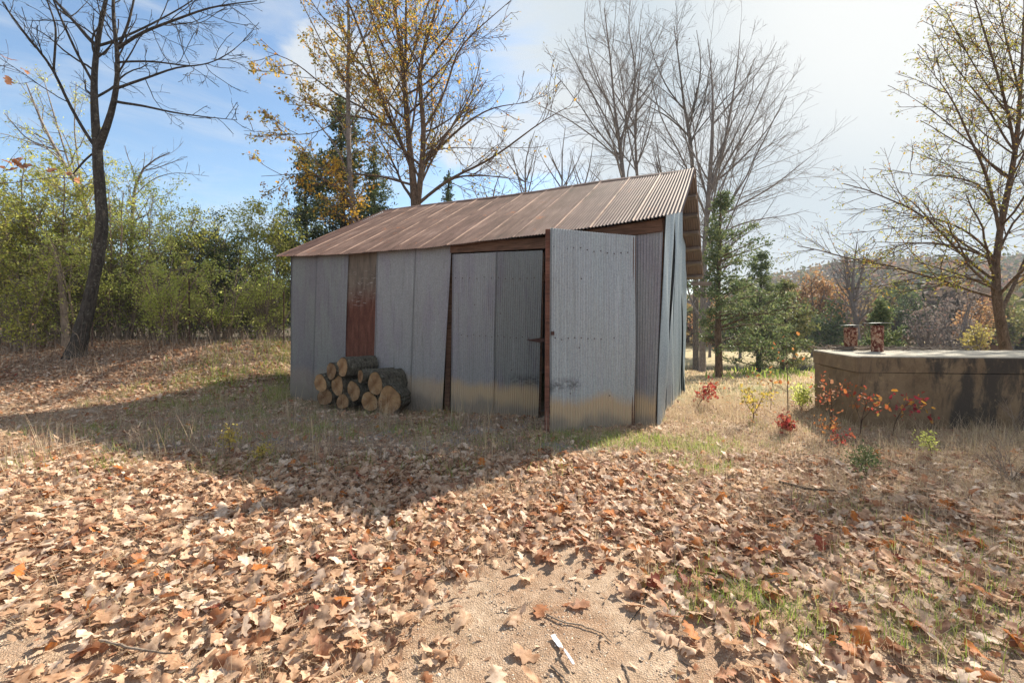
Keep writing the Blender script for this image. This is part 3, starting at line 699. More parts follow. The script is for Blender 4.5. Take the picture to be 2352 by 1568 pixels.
def grid_box(c4, z0, z1, rounded=.03, nu=60, nz_=8, seed=0, inset=0.0):
    """four plan corners -> box with softened edges and slightly uneven faces"""
    c4 = [np.array(c) for c in c4]; cen = sum(c4)/4
    ring = []
    for k in range(4):
        a_, b_ = c4[k], c4[(k+1) % 4]; m_ = nu if k % 2 == 0 else 16
        for f_ in np.linspace(0, 1, m_, endpoint=False): ring.append(a_+(b_-a_)*f_)
    ring = np.array(ring); M_ = len(ring)
    for _ in range(1): ring = ring*.5+(np.roll(ring, 1, 0)+np.roll(ring, -1, 0))*.25
    V = []; zs = list(np.linspace(z0, z1-rounded, nz_))+[z1-rounded*.3, z1]
    for k, z in enumerate(zs):
        ins = {len(zs)-1: rounded, len(zs)-2: rounded*.3}.get(k, 0)+inset
        dd = cen-ring; dd /= np.linalg.norm(dd, axis=1, keepdims=True)
        rr_ = ring+dd*ins; off = .012*wob(rr_[:, 0]*3+rr_[:, 1]*2, np.full(M_, z*3), 1.4, seed)+.012*np.clip(wob(rr_[:, 0]*9, rr_[:, 1]*9+z*4, 2.2, seed+3)-.5, 0, 1)*(k in (0, len(zs)-1, len(zs)-2))
        rr_ = rr_+dd*off[:, None]
        V.append(np.c_[rr_, np.full(M_, z)+(.006*wob(rr_[:, 0], rr_[:, 1], 2, seed) if k > 0 else 0)])
    V = np.concatenate(V); q = []
    nr_ = len(zs)
    for k in range(nr_-1):
        for j in range(M_): q.append((k*M_+j, k*M_+(j+1) % M_, (k+1)*M_+(j+1) % M_, (k+1)*M_+j))
    return V, [np.array(q), np.arange((nr_-1)*M_, nr_*M_)[None]]
cs = [t0, t2, t3, t1]
V, P = grid_box([c+0 for c in cs], -.6, .775, .006, seed=1, inset=.015); part(tank, 'tank_wall', V, P, M_conc, smooth=False)
V, P = grid_box(cs, .783, TZ, .04, nz_=4, seed=2, nu=160); part(tank, 'lid', V, P, M_conc, smooth=False)

M_pipe = mat('flaking rusty pipe', lambda N: princ(N, N.mix(N.ss(N.noise(N.scale(pos(N), (1, 1, .7)), 19, 5, .75), .47, .53), (.115, .03, .02), N.ramp(N.noise(pos(N), 40, 4, .7), [(.4, (.30, .13, .08)), (.6, (.46, .34, .25))])), .8, .1, bump=N.noise(pos(N), 50, 4, .7), bstr=.5, bdist=.004))
M_cap = mat('zinc cap', lambda N: princ(N, (.35, .37, .36), .5, .6))
for x, yb, yc, Yp, rr_, cw, lab in ((1954, 802, 747, 7.72, .095, .16, 'shorter flaking red and cream vent pipe behind the taller one'), (2015, 808, 742, 7.2, .082, .185, 'taller dark rust vent pipe near the front of the tank lid')):
    p = px(x, yb, Yp); p[2] = TZ-.01; zc = EYE-(yc-HY)/F*Yp
    t = thing('vent_pipe', lab, 'pipe', 'capped vent pipes on the tank lid', loc=tuple(p)); h_ = zc-p[2]-.035
    n = 28; th = np.arange(n)*2*PI/n; V = []; prof = [(rr_, 0), (rr_*1.0, h_*.62), (rr_*1.05, h_*.63), (rr_*1.05, h_*.98), (rr_*.98, h_), (rr_*.9, h_), (rr_*.9, h_*.6)]
    for r_, z in prof: V.append(np.c_[r_*np.cos(th), r_*np.sin(th), np.full(n, z)])
    V = np.concatenate(V); k_ = len(prof)
    q = [(a_*n+j, a_*n+(j+1) % n, (a_+1)*n+(j+1) % n, (a_+1)*n+j) for a_ in range(k_-1) for j in range(n)]
    mesh_obj('pipe', V, [np.array(q)], M_pipe, parent=t, smooth=True)
    for k in range(3): V, f = box((.03*math.cos(k*2.1), .03*math.sin(k*2.1), h_+.01), .012, .012, .05); mesh_obj('cap_bracket', V, [f], M_iron, parent=t)
    V = [np.c_[cw*np.cos(th), cw*np.sin(th), np.full(n, h_+.035+.003*np.sin(th*3))], np.c_[cw*np.cos(th), cw*np.sin(th), np.full(n, h_+.041+.003*np.sin(th*3))]]
    V = np.concatenate(V); mesh_obj('cap', V, [np.arange(n)[None], np.arange(n, 2*n)[None], np.array([(j, (j+1) % n, (j+1) % n+n, j+n) for j in range(n)])], M_cap, parent=t)
# vines and sticks lying on the lid
rg = np.random.default_rng(4)
base = []
for k in range(90):
    x = rg.uniform(1895, 2200) if k < 60 else rg.uniform(1930, 2000); Yp = rg.uniform(7.45, 7.85); p = px(x, 800, Yp); p[2] = TZ+.01+rg.uniform(0, .03)
    a = rg.normal(0, .35)+(PI if rg.uniform() < .5 else 0); L_ = rg.uniform(.15, .6); pl = [p]
    for j in range(5):
        a += rg.normal(0, .3); q_ = pl[-1]+np.array((math.cos(a), math.sin(a)*.35, 0))*L_/5; q_[2] = TZ+.012+abs(rg.normal(0, .03)); pl.append(q_)
    base.append(pl)
V, q = tubes(np.array(base), np.full((90, 6), .0085)*rg.uniform(.6, 1.6, (90, 1)), 4)
o = mesh_obj('vine_heap', V, [q], M_twig, loc=px(2015, 800, 7.6)); tag(o, 'tangle of dead vines and sticks lying along the back of the tank lid', 'dead vines')

# ------------------------------------------------------------------ trees
def tree(name, label, cat, stems, levels, bark, leaf=None, group=None, seed=0, sides=9, leafkw=None, leafon=-1, trunk_n=14, leafsel=None, dep=.25):
    """stems: list of (points px [(x,y,r)], Y start, Y end). Trunk = first stem; everything else is crown."""
    rng = np.random.default_rng(seed)
    S3 = []
    for pts, Y0, Y1 in stems:
        n = len(pts); arr = []
        for k, (x, y, r_) in enumerate(pts):
            Yk = Y0+(Y1-Y0)*k/(n-1); p = px(x, y, Yk); arr.append((*p, r_))
        S3.append(resample(arr, trunk_n))
    for j in range(1, len(S3)):      # limbs grow out of the wood they start beside
        prev = np.concatenate([q_ for q_ in S3[:j]]); dd = np.linalg.norm(prev[:, :3]-S3[j][0, :3], axis=1); k = int(dd.argmin())
        if dd[k] < 1.2:
            sh = prev[k, :3]-S3[j][0, :3]; S3[j][:, :3] += sh*np.exp(-np.arange(trunk_n)/2.2)[:, None]; S3[j][:, 3] = np.minimum(S3[j][:, 3], prev[k, 3])
    S3 = np.array(S3); b0 = S3[0, 0, :3].copy()
    P0 = S3[:, :, :3]; R0 = S3[:, :, 3]
    t = thing(name, label, cat, group, loc=tuple(b0))
    ntr = 1
    # the trunk foot flares and goes into the ground
    tp = P0[:1].copy(); tr_ = R0[:1].copy(); 
    foot = tp[0, 0].copy(); foot[2] = min(foot[2], gz(foot[0], foot[1]))-.15
    tp = np.concatenate([foot[None, None], tp], 1); tr_ = np.concatenate([tr_[:, :1]*1.35, tr_], 1); tr_[:, 1] *= 1.12
    V, q = tubes(tp, tr_, 14); nz = .10*wob(V[:, 0]*7+V[:, 1]*5, V[:, 2]*4, 2.0, seed)*np.repeat(np.repeat(tr_[0], 14), 1)
    cen = np.repeat(tp[0], 14, 0); V = V+(V-cen)*(nz/np.repeat(tr_[0], 14))[:, None]
    part(t, 'trunk', V, [q], bark, smooth=True)
    Vs = []; Qs = []; o = 0
    if len(P0) > 1:
        V, q = tubes(P0[1:], R0[1:], sides); Vs.append(V); Qs.append(q); o += len(V)
    lev = [(P0, R0)]
    for (src, per, t0_, t1_, ang, lf, nseg, wig, up, rr_, rmin, kw) in levels:
        Pp, Rp = lev[src]
        if kw.get('skip_trunk') and len(Pp) > 1: Pp, Rp = Pp[1:], Rp[1:]
        kk = {k_: v_ for k_, v_ in kw.items() if k_ != 'skip_trunk'}
        cP, cR = children(Pp, Rp, rng, per, t0_, t1_, ang, lf, nseg, wig, up, rr_, rmin, **kk)
        lev.append((cP, cR)); V, q = tubes(cP, cR, 5 if len(lev) < 3 else 3); Vs.append(V); Qs.append(q+o); o += len(V)
    V = np.concatenate(Vs); q = np.concatenate(Qs)
    part(t, 'branches', V, [q], bark, smooth=True)
    if leaf is not None:
        on = [leafon] if isinstance(leafon, int) else leafon
        pts = np.concatenate([lev[k][0][:, 1:].reshape(-1, 3) for k in on])
        if leafsel is not None: pts = pts[leafsel(pts, rng)]
        if len(pts) < 8: return t
        lk = dict(size=.07, per=1); lk.update(leafkw or {})
        V, T, c = leaves_at(pts, rng, **lk); part(t, 'crown', V, [T], leaf, rnd=np.r_[c, c])
    return t
def lvl(src, per, t0=.15, t1=1.0, ang=(.4, 1.0), f=.5, nseg=6, wig=.12, up=.06, rr=.6, rmin=.006, **kw):
    lf = f if callable(f) else (lambda L, t, f=f: np.maximum(.12, L*f*(1.15-t*.75)))
    return (src, per, t0, t1, ang, lf, nseg, wig, up, rr, rmin, kw)

# 1: big bare tree on the left
T1 = [([(172, 822, .221), (186, 760, .180), (205, 705, .152), (216, 640, .135), (226, 580, .135), (238, 540, .148), (233, 470, .123), (226, 400, .119), (224, 345, .115)], 12, 12),
      ([(224, 345, .107), (217, 260, .090), (215, 180, .074), (222, 110, .064), (232, 50, .053), (252, -40, .041)], 12, 12.1),
      ([(225, 340, .098), (248, 285, .082), (262, 240, .070), (271, 180, .057), (270, 110, .049), (258, 40, .041), (262, -40, .033)], 12, 11.6),
      ([(216, 352, .041), (183, 290, .037), (145, 215, .033), (123, 156, .030), (54, 75, .023), (5, 5, .013)], 12, 11),
      ([(209, 110, .049), (177, 59, .041), (130, 6, .033), (90, -40, .025)], 12, 12.6),
      ([(210, 180, .033), (177, 123, .029), (145, 54, .025), (118, -10, .016)], 12, 11.5),
      ([(123, 156, .026), (127, 107, .025), (129, 59, .021), (104, -10, .015)], 11.3, 11.3),
      ([(268, 214, .037), (300, 195, .033), (333, 183, .028), (408, 153, .021), (483, 150, .013), (540, 113, .007)], 11.8, 11),
      ([(262, 246, .037), (322, 244, .030), (387, 258, .023), (462, 268, .015), (545, 276, .007)], 11.8, 12.4),
      ([(281, 140, .028), (330, 138, .025), (376, 142, .021), (446, 156, .015), (516, 134, .011), (575, 80, .007)], 11.7, 12.5),
      ([(271, 112, .041), (322, 75, .036), (397, 48, .028), (483, 16, .020), (590, 2, .010)], 11.7, 10.6),
      ([(231, 116, .037), (268, 97, .033), (344, 59, .025), (430, 11, .016), (470, -20, .010)], 12, 12.8),
      ([(271, 115, .037), (288, 75, .033), (298, 43, .028), (312, -20, .020)], 11.7, 11.7),
      ([(204, 355, .025), (180, 385, .023), (168, 400, .015)], 12, 11.8)]
tree('bare_tree', 'large bare tree with a dark leaning forked trunk, left of the shed', 'tree', T1,
     [lvl(0, (2.4,), .25, 1, (.5, 1.15), .42, 8, .12, .02, .42, .009, skip_trunk=True), lvl(1, (3.8,), .15, 1, (.4, 1.1), .5, 6, .14, .01, .55, .0065), lvl(2, (4.6,), .2, 1, (.4, 1.1), .55, 4, .16, 0, .6, .005)], M_bark, seed=101, sides=10)

# 2: the tall multi-stem tree behind the shed
TC = [([(955, 560, .2), (955, 475, .17), (945, 376, .13), (934, 274, .115), (929, 164, .10), (912, 68, .075), (902, -20, .06)], 18, 18),
      ([(960, 500, .13), (970, 376, .11), (977, 291, .10), (961, 191, .08), (963, 130, .07), (1000, 40, .05), (1015, -40, .03)], 18, 17.4),
      ([(930, 191, .075), (932, 100, .06), (933, -30, .04)], 18, 18.4),
      ([(946, 369, .08), (908, 301, .07), (864, 191, .055), (833, 85, .045), (792, -15, .03)], 18, 17.2),
      ([(931, 165, .06), (956, 103, .05), (970, 44, .04), (992, -15, .03)], 18, 18.6),
      ([(908, 301, .045), (847, 273, .038), (792, 267, .03), (727, 246, .02), (665, 215, .01)], 17.7, 16.5),
      ([(891, 290, .045), (857, 260, .04), (775, 219, .032), (727, 185, .026), (673, 137, .018), (610, 118, .008)], 17.7, 17),
      ([(944, 432, .05), (878, 405, .042), (809, 400, .034), (727, 397, .02), (600, 405, .008)], 18, 16.8),
      ([(962, 472, .07), (1024, 414, .055), (1117, 373, .042), (1185, 325, .032), (1240, 280, .022), (1310, 243, .008)], 18, 16.8),
      ([(975, 380, .06), (1034, 315, .05), (1083, 273, .038), (1131, 246, .026), (1225, 234, .008)], 17.9, 18.8),
      ([(977, 308, .05), (1025, 212, .042), (1049, 113, .034), (1096, 68, .024), (1175, 0, .01)], 17.8, 17),
      ([(963, 465, .05), (1042, 405, .04), (1110, 402, .026), (1200, 414, .01)], 18, 17.3),
      ([(864, 191, .04), (800, 110, .032), (740, 40, .02), (700, -20, .012)], 17.3, 16.6),
      ([(963, 150, .04), (1020, 90, .032), (1070, 30, .02), (1110, -30, .012)], 17.5, 18.2),
      ([(800, 240, .02), (740, 300, .017), (690, 310, .013), (560, 300, .006)], 17, 16.2)]
def lf_left(p, r):     # leaves have mostly gone from the field side of the crown
    k = 1-sstep(p[:, 0]/p[:, 1]*F+HX, 860, 1130)*.93
    return r.uniform(0, 1, len(p)) < k*1.0*(.5+.5*np.clip(wob(p[:, 0]*1.5, p[:, 2]*1.5, 1.6, 4)+.7, 0, 1.6))
tree('yellow_leaved_tree', 'tall many-stemmed tree with thin yellow and green leaves behind the shed roof', 'tree', TC,
     [lvl(0, (1.7,), .12, 1, (.4, 1.1), .52, 8, .09, .035, .42, .013), lvl(1, (3.0,), .12, 1, (.4, 1.1), .5, 6, .12, .02, .5, .0095), lvl(2, (4.0,), .15, 1, (.35, 1.1), .55, 4, .14, .01, .6, .0072)],
     M_barkwarm, L_yel, seed=202, leafkw=dict(size=.125, jit=.06, droop=.5, aspect=.55), leafon=[2, 3], leafsel=lf_left)
TD = [([(820, 560, .13), (812, 480, .11), (803, 420, .10), (800, 300, .09), (799, 164, .07), (803, 60, .055), (797, -30, .04)], 17, 17.2),
      ([(802, 400, .04), (770, 330, .035), (735, 290, .02), (700, 240, .01)], 17, 16.3), ([(800, 200, .04), (760, 140, .03), (720, 60, .02), (690, 0, .01)], 17, 16.5),
      ([(800, 150, .04), (840, 80, .03), (870, 0, .02)], 17, 17.6)]
tree('yellow_leaved_tree', 'slender straight-stemmed yellow-leaved tree behind the left end of the roof', 'tree', TD,
     [lvl(0, (2.2,), .2, 1, (.5, 1.1), .26, 6, .1, .05, .4, .008), lvl(1, (3.0,), .12, 1, (.4, 1.0), .5, 5, .12, .02, .55, .006), lvl(2, (2.2,), .2, 1, (.4, 1), .5, 4, .12, 0, .6, .005)],
     M_barkgrey, L_yel, seed=203, leafkw=dict(size=.085, jit=.04, droop=.5), leafon=[2, 3], leafsel=lambda p, r: r.uniform(0, 1, len(p)) < .7)
TE = [([(835, 560, .07), (815, 480, .06), (785, 440, .05), (745, 410, .035), (700, 390, .02)], 15.8, 15.2), ([(800, 460, .03), (770, 400, .025), (735, 360, .015)], 15.7, 15.5), ([(760, 415, .025), (720, 425, .02), (680, 420, .01)], 15.5, 15.2)]
tree('yellow_leaved_tree', 'low leaning tree with dense golden leaves in front of the dark cedar', 'tree', TE,
     [lvl(0, (3.5,), .2, 1, (.4, 1.2), .4, 5, .12, .05, .5, .007), lvl(1, (5,), .1, 1, (.4, 1.1), .6, 4, .15, 0, .6, .005)],
     M_barkwarm, leafmat('golden foliage', [(0, (.55, .30, .03)), (.5, (.60, .36, .04)), (.8, (.40, .30, .05)), (1, (.5, .18, .03))], .5), seed=204, leafkw=dict(size=.10, per=2, jit=.08, droop=.4), leafon=[1, 2])

# cedars and other evergreens -------------------------------------------------
def cedar(label, x, ytop, Yc, rad, m, seed, base_open=0.0, dens=1.0, droop=-.02, name='cedar_tree', leafs=.10, cat='tree', bark=M_bark, lean=0, xmul=None, dead=False):
    rng = np.random.default_rng(seed)
    bx = (x-HX)/F*Yc; z0 = gz(bx, Yc)-.1; zt = EYE-(ytop-HY)/F*Yc; H = zt-z0
    t = thing(name, label, cat, loc=(bx, Yc, z0+.1))
    n = 12; k = np.linspace(0, 1, n); tp = np.c_[bx+lean*k+.05*np.sin(k*5+seed), np.full(n, Yc)+.05*np.cos(k*4), z0+H*k]; tr_ = (.026*H)*(1-k*.93)*.75+.006
    V, q = tubes(tp[None], tr_[None], 12); part(t, 'trunk', V, [q], bark, smooth=True)
    nb = int(70*dens*H/6); f_ = base_open+(1-base_open)*rng.uniform(0, 1, nb)**.85*.98
    az_ = rng.uniform(0, 2*PI, nb); L_ = rad*(1-f_**1.6)*(.75+.35*np.sin(f_*17+seed+az_*1.3))*rng.uniform(.6, 1.2, nb)*(1.0-.35*np.exp(-((f_-base_open)/.12)**2))+.12
    if xmul is not None: L_ = L_*np.where(np.cos(az_) > 0, xmul[1], xmul[0])
    p = np.stack([np.interp(f_, k, tp[:, j]) for j in range(3)], 1); d = np.c_[np.cos(az_), np.sin(az_), .15+.5*f_]
    P = np.empty((nb, 7, 3)); P[:, 0] = p
    for j in range(6):
        d = d+rng.normal(0, .07, (nb, 3))+np.array((0, 0, droop)); d /= np.linalg.norm(d, axis=1, keepdims=True); P[:, j+1] = P[:, j]+d*(L_/6)[:, None]
    R = np.linspace(1, .3, 7)[None]*(.006+.011*L_)[:, None]
    c1, r1 = children(P, R, rng, (5.5*dens,), .2, 1, (.5, 1.1), lambda L, t_: np.maximum(.10, L*.38*(1.2-t_)), 4, .12, .02, .5, .004, flat=.5)
    V1, q1 = tubes(P, R, 4); V2, q2 = tubes(c1, r1, 3)
    part(t, 'branches', np.concatenate([V1, V2]), [np.concatenate([q1, q2+len(V1)])], bark, smooth=True)
    if not dead:
        pts = np.concatenate([c1[:, 1:].reshape(-1, 3), P[:, 3:].reshape(-1, 3)]); 
        V, T, c = leaves_at(pts, rng, leafs, .42, 2, leafs*.55, 0, .5); part(t, 'crown', V, [T], m, rnd=np.r_[c, c])
    return t
cedar('tall dark cedar rising behind the left end of the shed roof', 785, 222, 20, 2.9, L_dark, 31, .05, 1.5, name='cedar_tree', leafs=.15)
cedar('short dark cedar at the far left end of the shed, lower than its neighbour', 705, 350, 20.5, 2.3, L_dark, 32, .05, 1.6, leafs=.15)
cedar('ragged dark green cedar to the right of the tallest one, close by the roof edge', 862, 330, 21, 1.9, L_cedar, 38, .05, 1.5, leafs=.14)
cedar('small feathery cedar peeping over the middle of the roof', 1030, 392, 22, 1.1, L_cedar, 33, .2, 1.5, leafs=.12)
cedar('open green cedar with a bare reddish trunk just right of the shed', 1652, 440, 19, 3.3, L_cedar, 34, .15, 1.35, droop=-.03, leafs=.13, bark=M_barkwarm, xmul=(.55, 1.1))
cedar('bushy olive cedar behind the reddish trunk, near the pond', 1745, 575, 24, 2.6, L_cedar, 35, .08, 1.5, leafs=.14, xmul=(1.1, .9))
cedar('broad low cedar at the edge of the pond right of the bushy one', 1800, 640, 27, 2.5, leafmat('olive cedar', [(0, (.07, .09, .03)), (.5, (.14, .15, .05)), (1, (.24, .22, .09))], .35), 36, .05, 1.6, leafs=.16)
cedar('small round-topped green pine behind the vent pipes', 2022, 690, 20, 1.15, L_cedar, 37, .02, 2.6, droop=.06, name='pine_tree', leafs=.12)

# bare trees right of the middle
def auto_stems(x, yb, ytop, Yc, r0, seed, n=6, spread=90, fork=.25):
    rg = np.random.default_rng(seed); H = yb-ytop
    st = [([(x, yb, r0), (x+rg.normal(0, 4), yb-H*.2, r0*.85), (x+rg.normal(0, 8), yb-H*.5, r0*.6), (x+rg.normal(0, 12), yb-H*.75, r0*.4), (x+rg.normal(0, 18), ytop, r0*.15)], Yc, Yc)]
    tr_ = st[0][0]
    for k in range(n):
        f_ = rg.uniform(fork, .6); yy = yb-H*f_; xx = float(np.interp(-yy, [-q[1] for q in tr_], [q[0] for q in tr_])); s = (1 if k % 2 else -1)*rg.uniform(.35, 1)*spread
        ye = ytop+abs(s)*rg.uniform(.25, .8)+rg.uniform(0, .12)*H
        st.append(([(xx, yy, r0*.5), (xx+s*.35, yy-(yy-ye)*.28, r0*.4), (xx+s*.7, yy-(yy-ye)*.62, r0*.26), (xx+s, ye, r0*.1)], Yc, Yc+rg.uniform(-1.6, 1.6)))
    return st
BL_ = lambda m=1.0: [lvl(0, (1.15*m,), .15, 1, (.35, .9), .48, 8, .08, .02, .42, .010), lvl(1, (1.75*m,), .12, 1, (.4, 1.0), .55, 6, .1, .03, .5, .0075), lvl(2, (2.3*m,), .15, 1, (.35, 1.0), .55, 4, .12, .02, .6, .007)]
TF = [([(1440, 520, .170), (1432, 409, .150), (1424, 330, .130), (1412, 264, .090), (1404, 150, .060), (1388, 20, .030)], 32, 32),
      ([(1426, 345, .080), (1452, 250, .070), (1462, 160, .050), (1440, 60, .030), (1450, -10, .015)], 32, 31),
      ([(1422, 320, .060), (1380, 250, .050), (1330, 160, .035), (1296, 90, .015)], 32, 33),
      ([(1430, 380, .060), (1370, 320, .050), (1300, 270, .035), (1230, 240, .013)], 32, 31),
      ([(1452, 250, .050), (1510, 170, .040), (1545, 100, .020), (1570, 60, .010)], 31.6, 32.5),
      ([(1415, 270, .050), (1360, 160, .035), (1340, 60, .020), (1345, 5, .010)], 32, 31.4)]
tree('bare_tree', 'spreading bare tree behind the middle of the roof with a few clinging leaves', 'tree', TF, BL_(1.15), M_barkgrey, L_grey, seed=301, leafkw=dict(size=.09), leafon=3, leafsel=lambda p, r: r.uniform(0, 1, len(p)) < .05)
tree('bare_tree', 'thin bare tree close to the right of the spreading one behind the roof', 'tree', auto_stems(1468, 500, 110, 33, .13, 5, 5, 80), BL_(.9), M_barkgrey, seed=302)
tree('bare_tree', 'bare tree whose trunk meets the roof just left of the ridge end', 'tree', [([(1598, 480, .168), (1590, 382, .144), (1585, 299, .132), (1572, 259, .096), (1562, 160, .060), (1548, 60, .024)], 34, 34),
      ([(1584, 300, .084), (1600, 230, .066), (1612, 150, .042), (1600, 70, .018)], 34, 33), ([(1572, 262, .060), (1530, 200, .048), (1500, 130, .024), (1490, 80, .012)], 34, 35), ([(1586, 310, .060), (1530, 265, .048), (1480, 240, .018)], 34, 33)],
     BL_(1.0), M_barkmid, seed=303)
TH = [([(1613, 870, .216), (1614, 760, .194), (1616, 640, .180), (1620, 520, .163), (1630, 426, .135), (1638, 281, .090), (1640, 180, .045), (1625, 90, .018)], 29, 29),
      ([(1626, 450, .107), (1660, 350, .081), (1682, 230, .054), (1696, 140, .031), (1700, 70, .014)], 29, 28),
      ([(1628, 440, .081), (1665, 380, .073), (1720, 290, .050), (1760, 200, .027), (1780, 150, .011)], 29, 30.5),
      ([(1640, 430, .073), (1700, 370, .054), (1755, 310, .036), (1800, 240, .014)], 29, 28),
      ([(1622, 530, .081), (1690, 479, .062), (1774, 431, .045), (1830, 385, .027), (1880, 345, .009)], 29, 29.5),
      ([(1622, 560, .062), (1690, 515, .045), (1760, 500, .031), (1800, 497, .018), (1858, 482, .007)], 29, 27.5),
      ([(1624, 480, .062), (1600, 380, .054), (1590, 260, .036), (1570, 170, .018)], 29, 30.5),
      ([(1616, 640, .054), (1680, 560, .040), (1740, 520, .027), (1790, 440, .009)], 29, 30)]
tree('bare_tree', 'tall bare tree with dark trunk rising beside the right gable of the shed', 'tree', TH, BL_(1.0), M_barkgrey, seed=304)
for k, (x, yt, Yb, lab) in enumerate(((1215, 300, 27, 'small bare tree left of the spreading one, above the middle of the roof'), (1290, 290, 28, 'grey bare tree between the small bare tree and the spreading one'), (1345, 330, 30, 'low bushy bare tree behind the roof just left of the spreading trunk'), (1520, 300, 29, 'low bare tree between the two thin trunks behind the right of the roof'), (1130, 395, 27, 'lowest bare sapling showing over the roof, right of the yellow tree'))):
    tree('bare_tree', lab, 'tree', auto_stems(x, 560, yt, Yb, .09, 40+k, 5, 60, .3), BL_(.9), M_barkgrey, seed=310+k)

# right-hand tree, partly in leaf
TJ = [([(2318, 850, .161), (2311, 800, .143), (2300, 740, .124), (2280, 674, .112), (2284, 600, .093), (2300, 505, .081), (2335, 350, .062), (2345, 200, .043), (2352, 30, .025)], 14, 14),
      ([(2300, 505, .050), (2266, 393, .037), (2221, 303, .028), (2188, 225, .019), (2140, 165, .007)], 14, 13),
      ([(2338, 337, .043), (2300, 196, .034), (2255, 56, .022), (2230, -30, .012)], 14, 13.4),
      ([(2282, 600, .043), (2238, 578, .034), (2152, 556, .022), (2075, 558, .012), (2003, 556, .005)], 14, 13.2),
      ([(2284, 570, .037), (2227, 528, .031), (2152, 500, .020), (2084, 494, .011), (2020, 500, .005)], 14, 14.8),
      ([(2300, 500, .031), (2256, 421, .025), (2180, 404, .017), (2114, 404, .011), (2050, 390, .005)], 14, 13.5),
      ([(2312, 440, .031), (2240, 340, .024), (2150, 260, .015), (2080, 215, .006)], 14, 15),
      ([(2325, 370, .031), (2270, 250, .025), (2190, 150, .015), (2140, 60, .007)], 14, 14.6),
      ([(2280, 670, .037), (2230, 640, .028), (2170, 620, .019), (2100, 600, .007)], 14, 14.4),
      ([(2345, 220, .031), (2310, 90, .022), (2290, -20, .012)], 14, 15),
      ([(2290, 720, .062), (2330, 650, .050), (2370, 560, .037), (2440, 420, .025)], 14, 15),
      ([(2335, 340, .037), (2400, 200, .031), (2460, 60, .019)], 14, 14),
      ([(2330, 300, .025), (2230, 140, .017), (2170, 20, .009)], 14, 13.8)]
tree('leafy_tree', 'half-leafed tree with drooping fine branches and green and gold leaves, right edge', 'tree', TJ,
     [lvl(0, (2.8,), .15, 1, (.45, 1.05), .46, 8, .09, -.01, .42, .010, bias=(-.10, 0, 0)), lvl(1, (3.8,), .12, 1, (.35, 1.0), .5, 6, .1, -.03, .55, .0065), lvl(2, (4.4,), .15, 1, (.35, .95), .55, 4, .12, -.05, .6, .005)],
     M_barkwarm, leafmat('green gold foliage', [(0, (.16, .19, .04)), (.4, (.30, .31, .055)), (.7, (.48, .38, .06)), (.9, (.34, .15, .04)), (1, (.16, .10, .03))], .45), seed=401,
     leafkw=dict(size=.085, jit=.06, droop=.4, aspect=.42), leafon=[2, 3], leafsel=lambda p, r: r.uniform(0, 1, len(p)) < np.clip(.5+.5*sstep(-p[:, 2], -5.5, -1.2)-.2*sstep(-p[:, 0], -13.5, -11.5), .15, 1))

# far bank: individual trees across the pond
def fartree(label, x, ytop, Yc, rx, m, seed, name='autumn_tree', n=5200, q=.16, bare=0, bark=M_barkfar, low=.12, group='trees on the far bank of the pond'):
    rng = np.random.default_rng(seed); bx = (x-HX)/F*Yc; z0 = gz(bx, Yc); zt = EYE-(ytop-HY)/F*Yc; H = zt-z0; R_ = rx/F*Yc
    yb = HY-(z0-EYE)*F/Yc
    stems = auto_stems(x, yb, ytop+8, Yc, .02*H+.03, seed, 7, rx*.85, .18)
    kw = dict(leafkw=dict(size=q, per=3, jit=q*1.3, aspect=.8), leafon=[1, 2])
    sel = (lambda p, r: r.uniform(0, 1, len(p)) < (1-bare)*np.where(wob(p[:, 0]*2, p[:, 2]*2, 1.3, seed) > -.35, 1, .15))
    return tree(name, label, 'tree', stems, [lvl(0, (1.9,), low, 1, (.4, 1.0), .34, 5, .1, .05, .45, .02), lvl(1, (2.8,), .12, 1, (.4, 1.0), .5, 4, .12, .03, .55, .014)], bark, m, group=group, seed=seed, sides=5, leafsel=sel, trunk_n=9, **kw)
L_farolive = leafmat('muted far foliage', [(0, (.10, .12, .045)), (.5, (.19, .19, .07)), (1, (.28, .24, .10))], .35)
